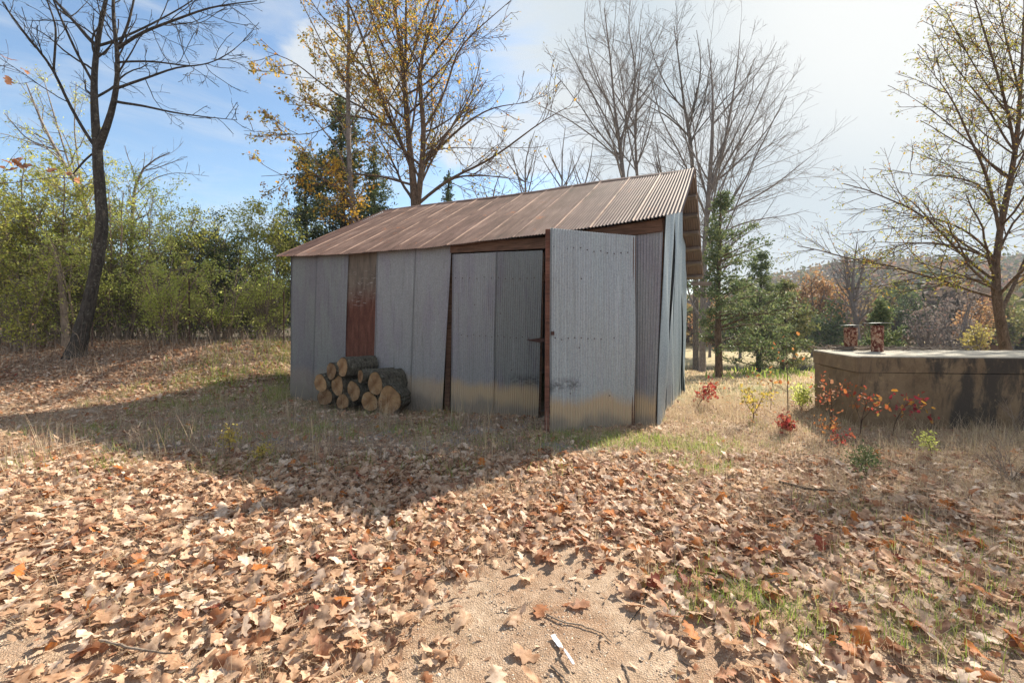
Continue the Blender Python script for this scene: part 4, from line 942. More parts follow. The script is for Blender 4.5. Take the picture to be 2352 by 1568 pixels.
FT = [('dark evergreen tree at the waterside below the orange tree', 1905, 700, 40, 42, L_dark, 0, 'evergreen_tree'),
      ('orange-leaved tree standing on the far bank left of the tank', 1868, 628, 46, 50, L_rust, .25, 'autumn_tree'),
      ('brownish leafless-topped tree beside the orange one', 1915, 640, 47, 40, L_rust, .6, 'autumn_tree'),
      ('tall bare grey tree standing above the far bank', 1972, 548, 42, 48, L_grey, 1, 'bare_tree'),
      ('yellow-green crown behind the bare grey tree', 2065, 642, 62, 45, L_farolive, .1, 'autumn_tree'),
      ('dark green tree behind the small pine', 2110, 672, 52, 50, L_dark, .1, 'evergreen_tree'),
      ('grey leafless thicket tree right of the small pine', 2130, 690, 33, 55, L_grey, .55, 'bare_tree'),
      ('purplish grey leafless tree in the middle of the right-hand thicket', 2195, 670, 36, 55, L_grey, .5, 'bare_tree'),
      ('reddish brown tree left of the half-leafed tree trunk', 2245, 690, 40, 50, L_rust, .35, 'autumn_tree'),
      ('yellow bush-like tree low beside the right tree trunk', 2240, 740, 30, 28, leafmat('far yellow foliage', [(0, (.34, .27, .07)), (1, (.28, .24, .08))], .4), .3, 'autumn_tree'),
      ('dull green tree behind the right tree trunk', 2325, 680, 44, 60, L_farolive, .15, 'evergreen_tree'),
      ('grey-green tree between the low cedar and the orange tree', 1825, 665, 43, 40, L_farolive, .3, 'evergreen_tree'),
      ('dark tree seen low beneath the open cedar', 1700, 690, 44, 55, L_dark, .1, 'evergreen_tree'),
      ('rusty tree glimpsed between the shed gable and the cedar trunk', 1630, 690, 46, 45, L_rust, .3, 'autumn_tree'),
      ('leafless brown tree left of the tall bare grey tree', 1945, 660, 50, 40, L_grey, .5, 'bare_tree'),
      ('green tree far right beyond the frame-edge trunk', 2400, 670, 40, 60, L_farolive, .2, 'evergreen_tree')]
for k, (lab, x, yt, Yc, rx, m, br, nm) in enumerate(FT): fartree(lab, x, yt, Yc, rx, m, 500+k, nm, bare=br, q=.16+.08*(Yc > 38))

# ------------------------------------------------------------------ left thicket
def shrub(label, x, ytop, Yc, rx, m, seed, name='shrub', stems=9, size=.05, per=2, frac=1.0, bark=M_twig, cat='shrub', arch=.0, group='shrubs of the thicket left of the shed', dens=1.0):
    rng = np.random.default_rng(seed); bx = (x-HX)/F*Yc; z0 = gz(bx, Yc); zt = EYE-(ytop-HY)/F*Yc; H = zt-z0; R_ = rx/F*Yc
    t = thing(name, label, cat, group, loc=(bx, Yc, z0)); n = 9
    P = np.empty((stems, n, 3)); a = rng.uniform(0, 2*PI, stems); rr_ = rng.uniform(0, .35, stems)*R_
    P[:, 0] = np.c_[bx+rr_*np.cos(a), Yc+rr_*np.sin(a)*.6, np.full(stems, z0-.05)]
    out_ = rng.uniform(.2, 1, stems); d = np.c_[np.cos(a)*out_*R_/H, np.sin(a)*out_*R_/H*.6, np.ones(stems)*.9]; L_ = H*rng.uniform(.7, 1.08, stems)
    for j in range(n-1):
        d = d+rng.normal(0, .09, (stems, 3)); d /= np.linalg.norm(d, axis=1, keepdims=True); P[:, j+1] = P[:, j]+d*(L_/(n-1))[:, None]; d[:, 2] -= arch*j/n
    R = np.linspace(1, .25, n)[None]*rng.uniform(.014, .042, (stems, 1))*(.6+H*.12)
    c1, r1 = children(P, R, rng, (3.8*dens,), .06, 1, (.4, 1.1), lambda L, t_: L*.36*(1.2-t_*.7), 6, .12, .01, .45, .006)
    c2, r2 = children(c1, r1, rng, (5.2*dens,), .1, 1, (.4, 1.2), lambda L, t_: L*.5*(1.2-t_*.6), 5, .14, -.01, .55, .004)
    vs = [tubes(P, R, 6), tubes(c1, r1, 4), tubes(c2, r2, 3)]; o = 0; V = []; Q = []
    for v, q in vs: V.append(v); Q.append(q+o); o += len(v)
    part(t, 'branches', np.concatenate(V), [np.concatenate(Q)], bark, smooth=True)
    if m is not None:
        pts = np.concatenate([c2[:, 1:].reshape(-1, 3), c1[:, 3:].reshape(-1, 3)])
        k = rng.uniform(0, 1, len(pts)) < frac*np.where(wob(pts[:, 0]*2.4+pts[:, 1], pts[:, 2]*2.4, 1.7, seed) > -.12, 1, .10)
        V, T, c = leaves_at(pts[k], rng, size, .5, per, size*.9, 0, .4); part(t, 'foliage', V, [T], m, rnd=np.r_[c, c])
    return t
SH = [('tall pale-leaved shrub against the left edge of the picture', 20, 370, 13.5, 95, L_olive, .9, .06, .05),
      ('yellow-green shrub behind the base of the big bare tree', 120, 400, 14.5, 95, L_olive, .9, .06, .05),
      ('light green arching shrub just right of the big leaning trunk', 275, 455, 14.5, 85, L_pale, .8, .055, .10),
      ('olive shrub filling the middle of the thicket', 340, 470, 15.5, 90, L_olive, 1, .06, .05),
      ('bright yellow-green privet in front of the fence post', 385, 600, 13.2, 60, L_pale, .9, .05, .10),
      ('twiggy half-bare shrub with greyish top, right of the middle', 420, 460, 16.5, 80, L_olive, .45, .055, .0),
      ('dark evergreen bush left of the shed, behind the olive one', 500, 520, 17, 75, L_dark, 1, .08, .0),
      ('tall dull olive bush nearest to the shed wall', 600, 505, 18, 75, L_olive, 1, .07, .0),
      ('low yellow-green bush in front of the dark evergreens', 500, 600, 14, 80, L_pale, .8, .05, .08),
      ('low thin bush with pale leaves next to the shed corner', 615, 590, 15, 65, L_pale, .7, .05, .05),
      ('small green-leaved shrub at the foot of the thicket, far left', 50, 590, 12.5, 80, L_olive, .8, .05, .08),
      ('leafy shrub between the far left edge and the leaning trunk', 150, 560, 13.2, 65, L_pale, .6, .05, .10),
      ('dark bush deep in the thicket behind the leaning trunk', 220, 560, 17.5, 110, L_dark, .8, .08, .0),
      ('dark bush deep in the thicket at the far left', 40, 540, 17.5, 120, L_dark, .8, .08, .0),
      ('low dark undergrowth bush behind the far left shrubs', 110, 650, 19.5, 110, L_dark, 1, .1, .0),
      ('low dark undergrowth bush behind the arching shrub', 300, 640, 19.5, 110, L_dark, 1, .1, .0),
      ('low dark undergrowth bush behind the privet and fence post', 430, 640, 19.5, 100, L_dark, 1, .1, .0),
      ('low dark undergrowth bush beside the left wall of the shed', 590, 660, 20, 90, L_dark, 1, .1, .0)]
for k, (lab, x, yt, Yc, rx, m, fr, sz, ar) in enumerate(SH):
    shrub(lab, x, yt, Yc, rx, m, 600+k, size=sz*1.4, frac=fr, arch=ar, per=3, stems=13)
tree('small_tree', 'leaning small tree with sparse green leaves behind the big bare tree', 'tree',
     [([(250, 790, .09), (225, 600, .08), (205, 480, .07), (165, 400, .055), (105, 310, .04), (60, 190, .015)], 15.5, 15), ([(205, 480, .04), (230, 380, .03), (215, 280, .01)], 15.4, 15), ([(165, 400, .03), (120, 250, .02), (100, 180, .01)], 15.2, 16), ([(130, 350, .03), (60, 320, .02), (10, 260, .01)], 15.2, 14.5), ([(190, 450, .03), (170, 300, .02), (175, 190, .01)], 15.4, 15.8)],
     [lvl(0, (2.2,), .3, 1, (.4, 1.1), .3, 6, .12, .03, .45, .007), lvl(1, (4,), .12, 1, (.4, 1.1), .5, 5, .12, .0, .55, .005)], M_barkgrey, L_olive, seed=701, leafkw=dict(size=.065, per=2, jit=.06), leafon=[1, 2], leafsel=lambda p, r: r.uniform(0, 1, len(p)) < .45)
tree('small_tree', 'small bare crooked tree poking above the thicket left of the gap of sky', 'tree',
     [([(300, 790, .08), (300, 600, .07), (305, 480, .05), (308, 410, .04), (325, 375, .03), (390, 350, .012)], 16, 16), ([(312, 392, .02), (350, 390, .016), (430, 360, .006)], 16, 15.6), ([(305, 450, .02), (350, 410, .016), (400, 395, .01), (480, 405, .005)], 16, 16.3)],
     [lvl(0, (2.6,), .4, 1, (.4, 1.1), .3, 6, .12, .03, .45, .006), lvl(1, (3.6,), .12, 1, (.4, 1.1), .5, 5, .12, .0, .55, .0045)], M_barkgrey, seed=702)
# stub trunk beside the big tree
tree('dead_stump', 'pale leafless stub of a trunk right behind the foot of the big bare tree', 'stump',
     [([(153, 790, .11), (148, 720, .095), (140, 640, .07), (120, 560, .03)], 12.9, 12.9)], [lvl(0, 5, .3, 1, (.5, 1.1), .3, 5, .15, .05, .35, .006), lvl(1, (3,), .2, 1, (.5, 1.1), .5, 4, .15, .0, .5, .004)], M_twig, seed=703)

# wire fence in front of the thicket
fence = thing('wire_fence', 'rusty wire fence with thin metal posts in front of the thicket', 'fence', loc=tuple(px(435, 784, 13)))
fp = [px(435, 792, 13), px(652, 784, 13.2)]; FT_ = [px(434, 640, 13), px(652, 668, 13.2)]
extra = [fp[0]+(fp[0]-fp[1])*1.0, fp[0]+(fp[0]-fp[1])*2.0]
for b_, t_ in list(zip(fp, FT_))+[(e, e+np.array((0, 0, 1.7))) for e in extra]:
    b_ = b_.copy(); b_[2] = min(b_[2], gz(b_[0], b_[1]))-.1
    V, f = join([beam(b_, t_, .035, .008, (0, 1, 0)), beam(b_+np.array((0, .016, 0)), t_+np.array((0, .016, 0)), .008, .03, (0, 1, 0))]); part(fence, 'post', V, f, M_iron)
wr = []
ends = [extra[1], extra[0], fp[0], fp[1], fp[1]+(fp[1]-fp[0])*.4]
for hgt in (.35, .7, 1.05, 1.4):
    pl = []
    for a_, b_ in zip(ends[:-1], ends[1:]):
        for f_ in np.linspace(0, 1, 6, endpoint=False): q_ = a_+(b_-a_)*f_; q_ = q_+np.array((0, -.02, hgt-.03*math.sin(f_*PI))); pl.append(q_)
    wr.append(pl)
V, q = tubes(np.array(wr), np.full((4, len(wr[0])), .0035), 4); part(fence, 'wire', V, [q], M_iron)

# ------------------------------------------------------------------ ground cover
def bare(X, Y):        # how bare the gravel patch is, 0..1
    e = 1-np.sqrt(((X-.16-.36*(Y-2))/.92)**2+((Y-1.95)/1.15)**2)+.26*wob(X, Y, 3.2, 12)
    e2 = 1-np.sqrt(((X+2.35)/.6)**2+((Y-1.75)/.45)**2)
    return np.clip(np.maximum(e, e2)*1.9, 0, 1)
def inshed(X, Y, pad=.0):
    q = np.stack([X-A[0], Y-A[1]], -1); u_ = q@U[:2]; v_ = q@VV[:2]
    return (u_ > -pad) & (u_ < 7.56+pad) & (v_ > -pad) & (v_ < DEP+pad)
def intank(X, Y):
    q = np.stack([X-t0[0], Y-t0[1]], -1); nn = np.array((-fr_[1], fr_[0])); v_ = q@nn; ld = (t1-t0)@nn; off = (t1-t0)@fr_*v_/ld
    u_ = q@fr_-off; return (u_ > 0) & (v_ > 0) & (v_ < ld)
def scatter(n, y0, y1, rng, dens, kx=1.28, pw=1.0):
    Y = (y0**pw+(y1**pw-y0**pw)*rng.uniform(0, 1, n))**(1/pw); X = rng.uniform(-1, 1, n)*(Y*kx+1.9)
    k = rng.uniform(0, 1, n) < dens(X, Y); X, Y = X[k], Y[k]; k = ~inshed(X, Y) & ~intank(X, Y); return X[k], Y[k]
def leaf_template(rg, ns_, nc, lobes=True):
    """an oak leaf as a strip grid: ns_ stations along the rib, nc columns across"""
    x = np.linspace(0, 1, ns_)
    env = np.sin(np.clip(x, 0, 1)**.8*PI)**.7*.34
    if lobes: w_ = env*(1-.55*(np.cos(x*PI*2*rg.uniform(2.6, 3.6)+rg.uniform(-.6, .6))*.5+.5))+.01
    else: w_ = env*.5+.01
    c_ = np.linspace(-1, 1, nc); XX = np.repeat(x[:, None], nc, 1)+np.abs(c_)[None]*w_[:, None]*.45*rg.uniform(.4, 1.2); YY = c_[None]*w_[:, None]*rg.uniform(.85, 1.3)
    YY = YY+.05*np.sin(x*4+rg.uniform(0, 6))[:, None]
    cu, cv, tw = rg.uniform(-1.0, 2.3)*rg.uniform(.2, 1), rg.uniform(-.8, 1.0), rg.uniform(-.8, .8)
    ZZ = cu*YY**2+cv*(XX-.5)**2*.6+tw*YY*(XX-.5)+.03*np.sin(XX*9+rg.uniform(0, 6))*np.sin(YY*11+rg.uniform(0, 6))
    V = np.stack([XX-.5, YY, ZZ-ZZ.min()], -1).reshape(-1, 3)
    a_ = (np.arange(ns_-1)[:, None]*nc+np.arange(nc-1)[None]).ravel(); F_ = np.c_[a_, a_+1, a_+nc+1, a_+nc]
    return V, F_
def place(templates, X, Y, Z, size, rng, tilt, yaw=None, col=None):
    Vs, Fs, Cs = [], [], []; o = 0; k = rng.integers(0, len(templates), len(X))
    for i, (V, F_) in enumerate(templates):
        s = np.where(k == i)[0]; m_ = len(s)
        if not m_: continue
        a = rng.uniform(0, 2*PI, m_); tx = rng.normal(0, tilt, m_); ty = rng.normal(0, tilt, m_); flip = np.where(rng.uniform(0, 1, m_) < .35, -1, 1)
        v = V[None]*size[s][:, None, None]*np.stack([np.ones(m_), np.ones(m_), flip], -1)[:, None]
        v[..., 2] -= v[..., 2].min(1)[:, None]
        ca, sa = np.cos(tx)[:, None], np.sin(tx)[:, None]; y_, z_ = v[..., 1]*ca-v[..., 2]*sa, v[..., 1]*sa+v[..., 2]*ca
        cb_, sb = np.cos(ty)[:, None], np.sin(ty)[:, None]; x_, z2 = v[..., 0]*cb_+z_*sb, -v[..., 0]*sb+z_*cb_
        z2 = z2-z2.min(1)[:, None]*.75
        c2, s2 = np.cos(a)[:, None], np.sin(a)[:, None]; x3, y3 = x_*c2-y_*s2, x_*s2+y_*c2
        v = np.stack([x3+X[s][:, None], y3+Y[s][:, None], z2+Z[s][:, None]], -1).reshape(-1, 3)
        Vs.append(v); Fs.append((F_[None]+(np.arange(m_)*len(V))[:, None, None]).reshape(-1, 4)+o); o += len(v)
        cc = rng.uniform(0, 1, m_) if col is None else col[s]; Cs.append(np.repeat(cc, len(F_)))
    return np.concatenate(Vs), np.concatenate(Fs), np.concatenate(Cs)
rng = np.random.default_rng(21)
def d_green(X, Y):
    g_ = 0
    for cx, cy, rx, ry, a_ in ((1.78, 4.5, .30, .18, 1.6), (2.2, 5.1, .45, .18, 1.2), (1.6, 5.5, 1.1, .3, 1.1), (1.25, 2.35, .3, .24, 1.3), (1.45, 2.05, .22, .12, 1), (-3.3, 5.5, .3, .2, .5), (-2.6, 4.6, .35, .2, .3), (2.1, 2.3, .5, .25, .5), (1.9, 1.9, .3, .2, .6), (2.8, 2.9, .5, .3, .35), (0.4, 5.7, .8, .25, .35), (-.9, 3.3, .3, .15, .12), (2.6, 3.6, .4, .2, .2), (3.4, 6.6, 1.2, .4, .25), (-4.6, 7.4, .6, .3, .8), (-3.4, 6.6, .5, .25, .6), (-1.3, 6.6, .9, .3, .45), (.6, 5.3, .7, .3, .5), (-5.6, 8.2, .8, .4, .7)):
        g_ = g_+a_*np.exp(-(((X-cx)/rx)**2+((Y-cy)/ry)**2))
    g_ = g_+.55*sstep(Y, 8.5, 9.6)*sstep(X, -8.2, -6.6)*(X < -4.5)+.05*sstep(Y, 9, 12)*(X > 2)
    return np.clip(g_*(.8+.5*wob(X, Y, 4, 51)), 0, 1)
def d_litter(X, Y):
    left = sstep(-X, -1.8, .6)
    d = np.where(Y < 4.6, .95-.5*sstep(X, 1.2, 3.5), .75*left+.30*(1-left))
    d = d*np.where((Y > 5.2) & (X > -5.0+(Y-6)*-.2), .55, 1)
    d = d*(1-sstep(Y, 9.5, 10.6)*sstep(X, -6.6, -5.6)*.9)*(1-.985*bare(X, Y)**.7)
    d = d*np.clip(.8+.5*wob(X, Y, 2.0, 31), .2, 1)
    mat_ = sstep(X-(Y-4)*.2, 1.3, 2.6)*sstep(Y, 2.9, 3.9)*np.clip(.6+.7*wob(X, Y, 1.8, 41), 0, 1)
    d = d*(1-.3*sstep(-X, 4.6, 5.2)*sstep(X, -8.5, -7)*sstep(Y, 8.5, 9.5))
    d = d*(1-.8*np.clip(d_green(X, Y), 0, 1))*(1-.75*mat_)
    return np.clip(d, 0, 1)
near_t = [leaf_template(np.random.default_rng(k), 13, 5, k % 9 != 8) for k in range(32)]
mid_t = [leaf_template(np.random.default_rng(100+k), 7, 3) for k in range(16)]
def lay(n, y0, y1, tm, s0, s1, up, nm, lab, pw=2.0, m=M_litter, dens=d_litter, tilt=.34):
    X, Y = scatter(n, y0, y1, rng, dens, pw=pw); sz = s0+(s1-s0)*rng.uniform(0, 1, len(X))**1.4; Z = terrain(X, Y)+rng.uniform(0, up, len(X))
    col = rng.uniform(0, 1, len(X))
    # brighter rust leaves lie to the right of the gravel; the left drift is paler
    col = np.where((X > .2) & (rng.uniform(0, 1, len(X)) < .10), rng.uniform(.85, 1, len(X)), np.where((X < 0) & (rng.uniform(0, 1, len(X)) < .35), rng.uniform(0, .45, len(X)), col))
    V, F_, c = place(tm, X, Y, Z, sz, rng, tilt, col=col)
    return tag(mesh_obj(nm, V, [F_], m, rnd=c, smooth=True), lab, 'leaf litter', kind='stuff')
lay(52000, 1.45, 5.0, near_t, .022, .125, .02, 'leaf_litter', 'curled tan and rust oak leaves covering the foreground')
lay(84000, 5.0, 14.5, mid_t, .035, .105, .04, 'leaf_litter', 'fallen brown leaves spread from the shed shadow to the thicket')
lay(90000, 8.8, 15, mid_t, .06, .13, .04, 'leaf_litter', 'reddish brown leaves on the bank below the thicket', pw=1.0, dens=lambda X, Y: np.clip(sstep(-X, 4.6, 7.5)*(1-sstep(Y, 13.5, 15))*(.55+.5*wob(X, Y, 1.7, 93)), 0, 1))
lay(84000, 1.45, 8, [leaf_template(np.random.default_rng(200+k), 4, 3, False) for k in range(8)], .02, .06, .008, 'leaf_fragments', 'small crumbled leaf bits and chaff between the leaves', m=M_litterfine, tilt=.6,
    dens=lambda X, Y: np.clip(.9-.8*bare(X, Y), .08, 1))

# single leaves lying apart on the bare gravel
sl = [(1020, 1470, 0), (1205, 1505, .2), (1540, 1470, .64), (1375, 1300, .3), (1060, 1430, .1), (1450, 1350, .4), (1505, 1380, .1), (1330, 1395, .5), (1190, 1425, .05), (1140, 1560, .35), (1240, 1408, .93)]
for k, (x, y, c_) in enumerate(sl):
    Yp = F*EYE/(y-HY); p = px(x, y, Yp); p[2] = gz(p[0], p[1])
    V, F_, c = place(near_t, np.array([0.]), np.array([0.]), np.array([.002]), np.array([.11+.02*(k % 3)]), np.random.default_rng(900+k), .15, col=np.array([c_]))
    o = mesh_obj('fallen_leaf', V, [F_], M_litter, rnd=c, smooth=True); o.location = p
    tag(o, 'single fallen leaf lying apart on the bare gravel patch in the foreground', 'leaf', 'single leaves on the gravel patch')

# pebbles
def pebble(rg):
    th_ = np.linspace(0, 2*PI, 7, endpoint=False); V = [(0, 0, .5)]
    for z, r_ in ((.35, .55), (0, .9)): V += [(r_*math.cos(a)*rg.uniform(.8, 1.2), r_*math.sin(a)*rg.uniform(.7, 1.1), z*rg.uniform(.8, 1.2)) for a in th_]
    Q = [(1+j, 8+j, 8+(j+1) % 7, 1+(j+1) % 7) for j in range(7)]+[(0, 1+j, 1+(j+1) % 7, 0) for j in range(7)]
    Q = [q if len(set(q)) == 4 else q for q in Q]
    V = np.array(V, float); return V, np.array([(1+j, 8+j, 8+(j+1) % 7, 1+(j+1) % 7) for j in range(7)]+[(0, 1+j, 1+(j+1) % 7, 1+(j+1) % 7) for j in range(0)]+[(0, 1, 2, 3), (0, 3, 4, 5), (0, 5, 6, 7), (0, 7, 1, 1+0)][:3])
pt = [pebble(np.random.default_rng(k)) for k in range(6)]
X, Y = scatter(48000, 1.45, 4.2, rng, lambda X, Y: np.clip(.10+.9*bare(X, Y), 0, 1), kx=1.25)
V, F_, c = place(pt, X, Y, terrain(X, Y)-.001, rng.uniform(.0025, .0065, len(X))*np.where(rng.uniform(0, 1, len(X)) < .02, 2.2, 1), rng, .1)
M_peb = mat('pebbles', lambda N: princ(N, N.ramp(attr(N), [(0, (.34, .24, .17)), (.4, (.50, .38, .27)), (.75, (.62, .51, .40)), (1, (.28, .24, .21))]), .8))
tag(mesh_obj('gravel', V, [F_], M_peb, rnd=c), 'fine tan gravel of the bare patch in the foreground', 'gravel', kind='stuff')

# grass blades
def blades(X, Y, hgt, wid, rng, lean=.5, nseg=3, z=None, curl=.6):
    M_ = len(X); a = rng.uniform(0, 2*PI, M_); d = np.c_[np.cos(a), np.sin(a)]; s = np.c_[-d[:, 1], d[:, 0]]
    ln_ = rng.uniform(0, lean, M_); V = []
    Z = terrain(X, Y) if z is None else z
    for k in range(nseg+1):
        f_ = k/nseg; o_ = hgt*(ln_*f_+curl*ln_*f_*f_); zz = Z-.005+hgt*f_*np.sqrt(np.clip(1-(ln_*.8)**2*f_, .05, 1)); w_ = wid*(1-f_*.85)/2
        c_ = np.c_[X+d[:, 0]*o_, Y+d[:, 1]*o_]
        V.append(np.c_[c_+s*w_[:, None], zz]); V.append(np.c_[c_-s*w_[:, None], zz])
    V = np.stack(V, 1).reshape(-1, 3); b_ = (np.arange(M_)*(2*(nseg+1)))[:, None]
    Fq = np.concatenate([b_+np.array([[2*k, 2*k+1, 2*k+3, 2*k+2]]) for k in range(nseg)])
    c = rng.uniform(0, 1, M_); return V, Fq, np.tile(c, nseg)
def field(nm, n, y0, y1, dens, h0, h1, w0, w1, lean, m, lab, cat='grass', pw=1.3, kx=1.28, clump=1, spread=.05, nseg=3):
    X, Y = scatter(n, y0, y1, rng, dens, pw=pw, kx=kx); X = np.repeat(X, clump)+rng.normal(0, spread, len(X)*clump); Y = np.repeat(Y, clump)+rng.normal(0, spread, len(Y)*clump)
    k = ~inshed(X, Y, .0) & ~intank(X, Y); X, Y = X[k], Y[k]
    V, q, c = blades(X, Y, rng.uniform(h0, h1, len(X)), rng.uniform(w0, w1, len(X))*(.6+.12*Y), rng, lean, nseg)
    return tag(mesh_obj(nm, V, [q], m, rnd=c), lab, cat, kind='stuff')
def d_dry(X, Y):
    right = sstep(X-(Y-4)*.2, .9, 2.4)*sstep(Y, 2.8, 3.9); d = .34+.66*right*np.clip(.8+.6*wob(X, Y, 1.8, 41), .1, 1)
    d = d*(1-sstep(Y, 9, 13)*.6)
    return np.clip(d*(1-.97*bare(X, Y)), 0, 1)
field('dry_grass', 14000, 1.5, 10, d_dry, .03, .17, .0016, .0032, 1.0, M_dry, 'matted dry straw-coloured grass among the leaves and in front of the tank', clump=14, spread=.05, pw=1.5)
field('straw', 13000, 1.45, 7, lambda X, Y: np.clip(.75-.65*bare(X, Y)**.5, .06, 1), .02, .07, .0012, .0026, 3.0, M_dry, 'fine straw and leaf stalks lying loose on the leaves', 'straw', clump=3, spread=.06, pw=1.8)
def d_tall(X, Y):     # the tufts by the shed corner and along the tank
    a_ = np.exp(-(((X-2.95)/.55)**2+((Y-7.0)/.45)**2))+np.exp(-(((X-3.6)/.6)**2+((Y-8.2)/.9)**2))*.7
    b_ = np.exp(-(((X-5.6)/1.3)**2+((Y-5.2)/.7)**2))*.9+np.exp(-(((X-7.0)/1.2)**2+((Y-5.0)/.8)**2))
    return np.clip(a_+b_, 0, 1)
field('dry_grass', 4400, 4.2, 10, d_tall, .10, .34, .0018, .0035, .8, M_dry, 'taller pale dry grass tufts by the shed corner and the foot of the tank', clump=14, spread=.08)
field('green_grass', 20000, 1.6, 6.3, d_green, .03, .11, .003, .006, .8, M_green, 'bright green tufts and moss between the leaves near the camera', clump=8, spread=.04)
field('bank_grass', 17000, 8.4, 13.5, lambda X, Y: np.clip(sstep(-X, 4.4, 4.9)*sstep(X, -9.5, -7)*(.25+.9*wob(X, Y, 2.4, 88)), 0, 1), .05, .22, .004, .009, .9, M_bank, 'sunlit green grass strip beside the left end of the shed', clump=7, spread=.06)
field('green_grass', 16000, 6, 16, d_green, .04, .12, .003, .006, .7, M_green, 'short green grass tufts in the yard and beside the shed', clump=9, spread=.05)
def d_weed(X, Y): return np.clip(sstep(-X, 4.3, 5.4)*sstep(Y, 9.8, 11.5)*(1-sstep(Y, 14, 16)), 0, 1)
field('weed_stalks', 3000, 9, 16, d_weed, .12, .6, .004, .008, .6, M_stalk, 'dead upright weed stalks along the foot of the thicket', 'weeds', clump=5, spread=.12)
field('weed_foliage', 4600, 9, 15, lambda X, Y: np.clip(sstep(-X, 4.3, 5.0)*sstep(Y, 9.2, 10.4)*sstep(X, -9.5, -6.5)*(.5+.8*wob(X, Y, 2.2, 77)), 0, 1), .06, .26, .006, .014, .8, M_green, 'tall green weeds in the grass behind the left of the shed', 'weeds', clump=6, spread=.12)
def d_shade(X, Y): return np.clip(sstep(-X, -1.6, -.3)*sstep(Y, 3.8, 5.0)*(1-sstep(Y, 8, 9))*(X > -6)*(.05+1.5*np.clip(wob(X, Y, 2.6, 61)-.1, 0, 1)), 0, 1)
field('shade_weeds', 900, 4.0, 9.0, d_shade, .25, .55, .003, .006, .35, M_dry, 'taller scattered dead weed stems in the shadow by the woodpile', 'weeds', clump=7, spread=.05)
field('shade_weeds', 9000, 3.6, 9.2, d_shade, .10, .38, .0028, .0055, .5, M_stalk, 'thin dead weeds standing in the shadow in front of the shed', 'weeds', clump=5, spread=.09)
field('shade_grass', 8000, 4.2, 8.6, lambda X, Y: d_shade(X+.7, Y+.4), .05, .18, .003, .006, .7, M_green, 'dull green grass tufts in the shadow before the shed', clump=6, spread=.06)
field('field_grass', 15000, 9.5, 33, lambda X, Y: (sstep(X-(Y-9)*.25, 1.5, 3.5)*.8), .06, .16, .010, .02, .8, M_dry, 'mown pale grass of the field sloping to the pond', clump=4, spread=.12, pw=1.2, kx=1.1)
field('bank_weeds', 900, 17, 31, lambda X, Y: np.exp(-((X-Y*.56)/2.5)**2)*(.3+.7*(wob(X, Y, 1, 9) > .1)), .15, .5, .02, .04, .8, M_green, 'green weeds along the near bank of the pond', 'weeds', clump=7, spread=.3, pw=1.2)

# ------------------------------------------------------------------ small plants
def sapling(label, stems, Yp, m, seed, size=.07, name='oak_sapling', per=9, sel=.28, cat='sapling', lobed=True, bark=M_barkwarm, group='saplings near the tank', br=7):
    rng = np.random.default_rng(seed); S3 = np.array([resample([(*px(x, y, Yp+.15*j*(1 if i % 2 else -1)), r_) for j, (x, y, r_) in enumerate(st)], 7) for i, st in enumerate(stems)])
    b0 = S3[0, 0, :3].copy(); t = thing(name, label, cat, group, loc=tuple(b0)); P, R = S3[..., :3], S3[..., 3]
    P[0, 0, 2] = min(P[0, 0, 2], gz(b0[0], b0[1]))-.02
    c1, r1 = children(P, R, rng, br, .35, 1, (.5, 1.1), (lambda L, t_: L*.30) if lobed else (lambda L, t_: L*.14), 4, .12, .05, .5, .002)
    V1, q1 = tubes(P, R, 6); V2, q2 = tubes(c1, r1, 4); part(t, 'stem', np.concatenate([V1, V2]), [np.concatenate([q1, q2+len(V1)])], bark, smooth=True)
    pts = np.concatenate([c1[:, 2:].reshape(-1, 3), P[:, -2:].reshape(-1, 3)]); pts = np.repeat(pts, per, 0)[rng.uniform(0, 1, len(pts)*per) < sel]; pts = pts+rng.normal(0, size*.75, pts.shape)
    if lobed: V, F_, c = place(mid_t, pts[:, 0], pts[:, 1], pts[:, 2], rng.uniform(.45, 1.15, len(pts))*size, rng, .9)
    else:
        V, F_, c = leaves_at(pts, rng, size, .45); c = np.r_[c, c]
    part(t, 'leaves', V, [F_], m, rnd=c); return t
sapling('red-leaved sapling beside the far corner of the shed', [[(1600, 955, .006), (1605, 925, .005), (1630, 895, .003)], [(1602, 940, .004), (1600, 920, .003), (1612, 905, .002)], [(1603, 930, .004), (1625, 905, .003), (1645, 890, .002)]], 8.0, L_red, 801, .075)
sapling('yellow-leaved sapling with a forked dark stem in the dry grass', [[(1730, 972, .010), (1732, 945, .008), (1728, 905, .003)], [(1731, 955, .006), (1745, 925, .005), (1755, 905, .003)], [(1731, 950, .006), (1712, 925, .004), (1708, 908, .002)]], 6.6, L_lemon, 802, .06, per=9)
sapling('orange-leaved spindly sapling between the yellow one and the tank', [[(1810, 950, .009), (1809, 880, .007), (1806, 780, .003)], [(1809, 900, .004), (1775, 880, .003), (1725, 865, .002)], [(1770, 940, .004), (1772, 900, .003), (1775, 868, .002)]], 7.2, L_orange, 803, .065, per=4, br=5)
sapling('low green bush pressed against the left end of the tank', [[(1838, 945, .006), (1836, 915, .005), (1830, 895, .003)], [(1840, 940, .005), (1850, 910, .004), (1858, 890, .002)], [(1842, 940, .005), (1845, 905, .003)]], 7.4, L_pale, 804, .05, 'green_bush', 14, .5, 'bush', False)
sapling('tall red and orange oak sapling in front of the tank corner', [[(1906, 985, .008), (1912, 940, .006), (1908, 895, .004), (1905, 858, .002)], [(1910, 940, .005), (1925, 910, .004), (1938, 895, .002)], [(1908, 960, .004), (1895, 900, .003)]], 5.95, leafmat('red orange foliage', [(0, (.40, .07, .04)), (.5, (.46, .17, .07)), (1, (.42, .26, .16))], .4), 805, .055, per=4)
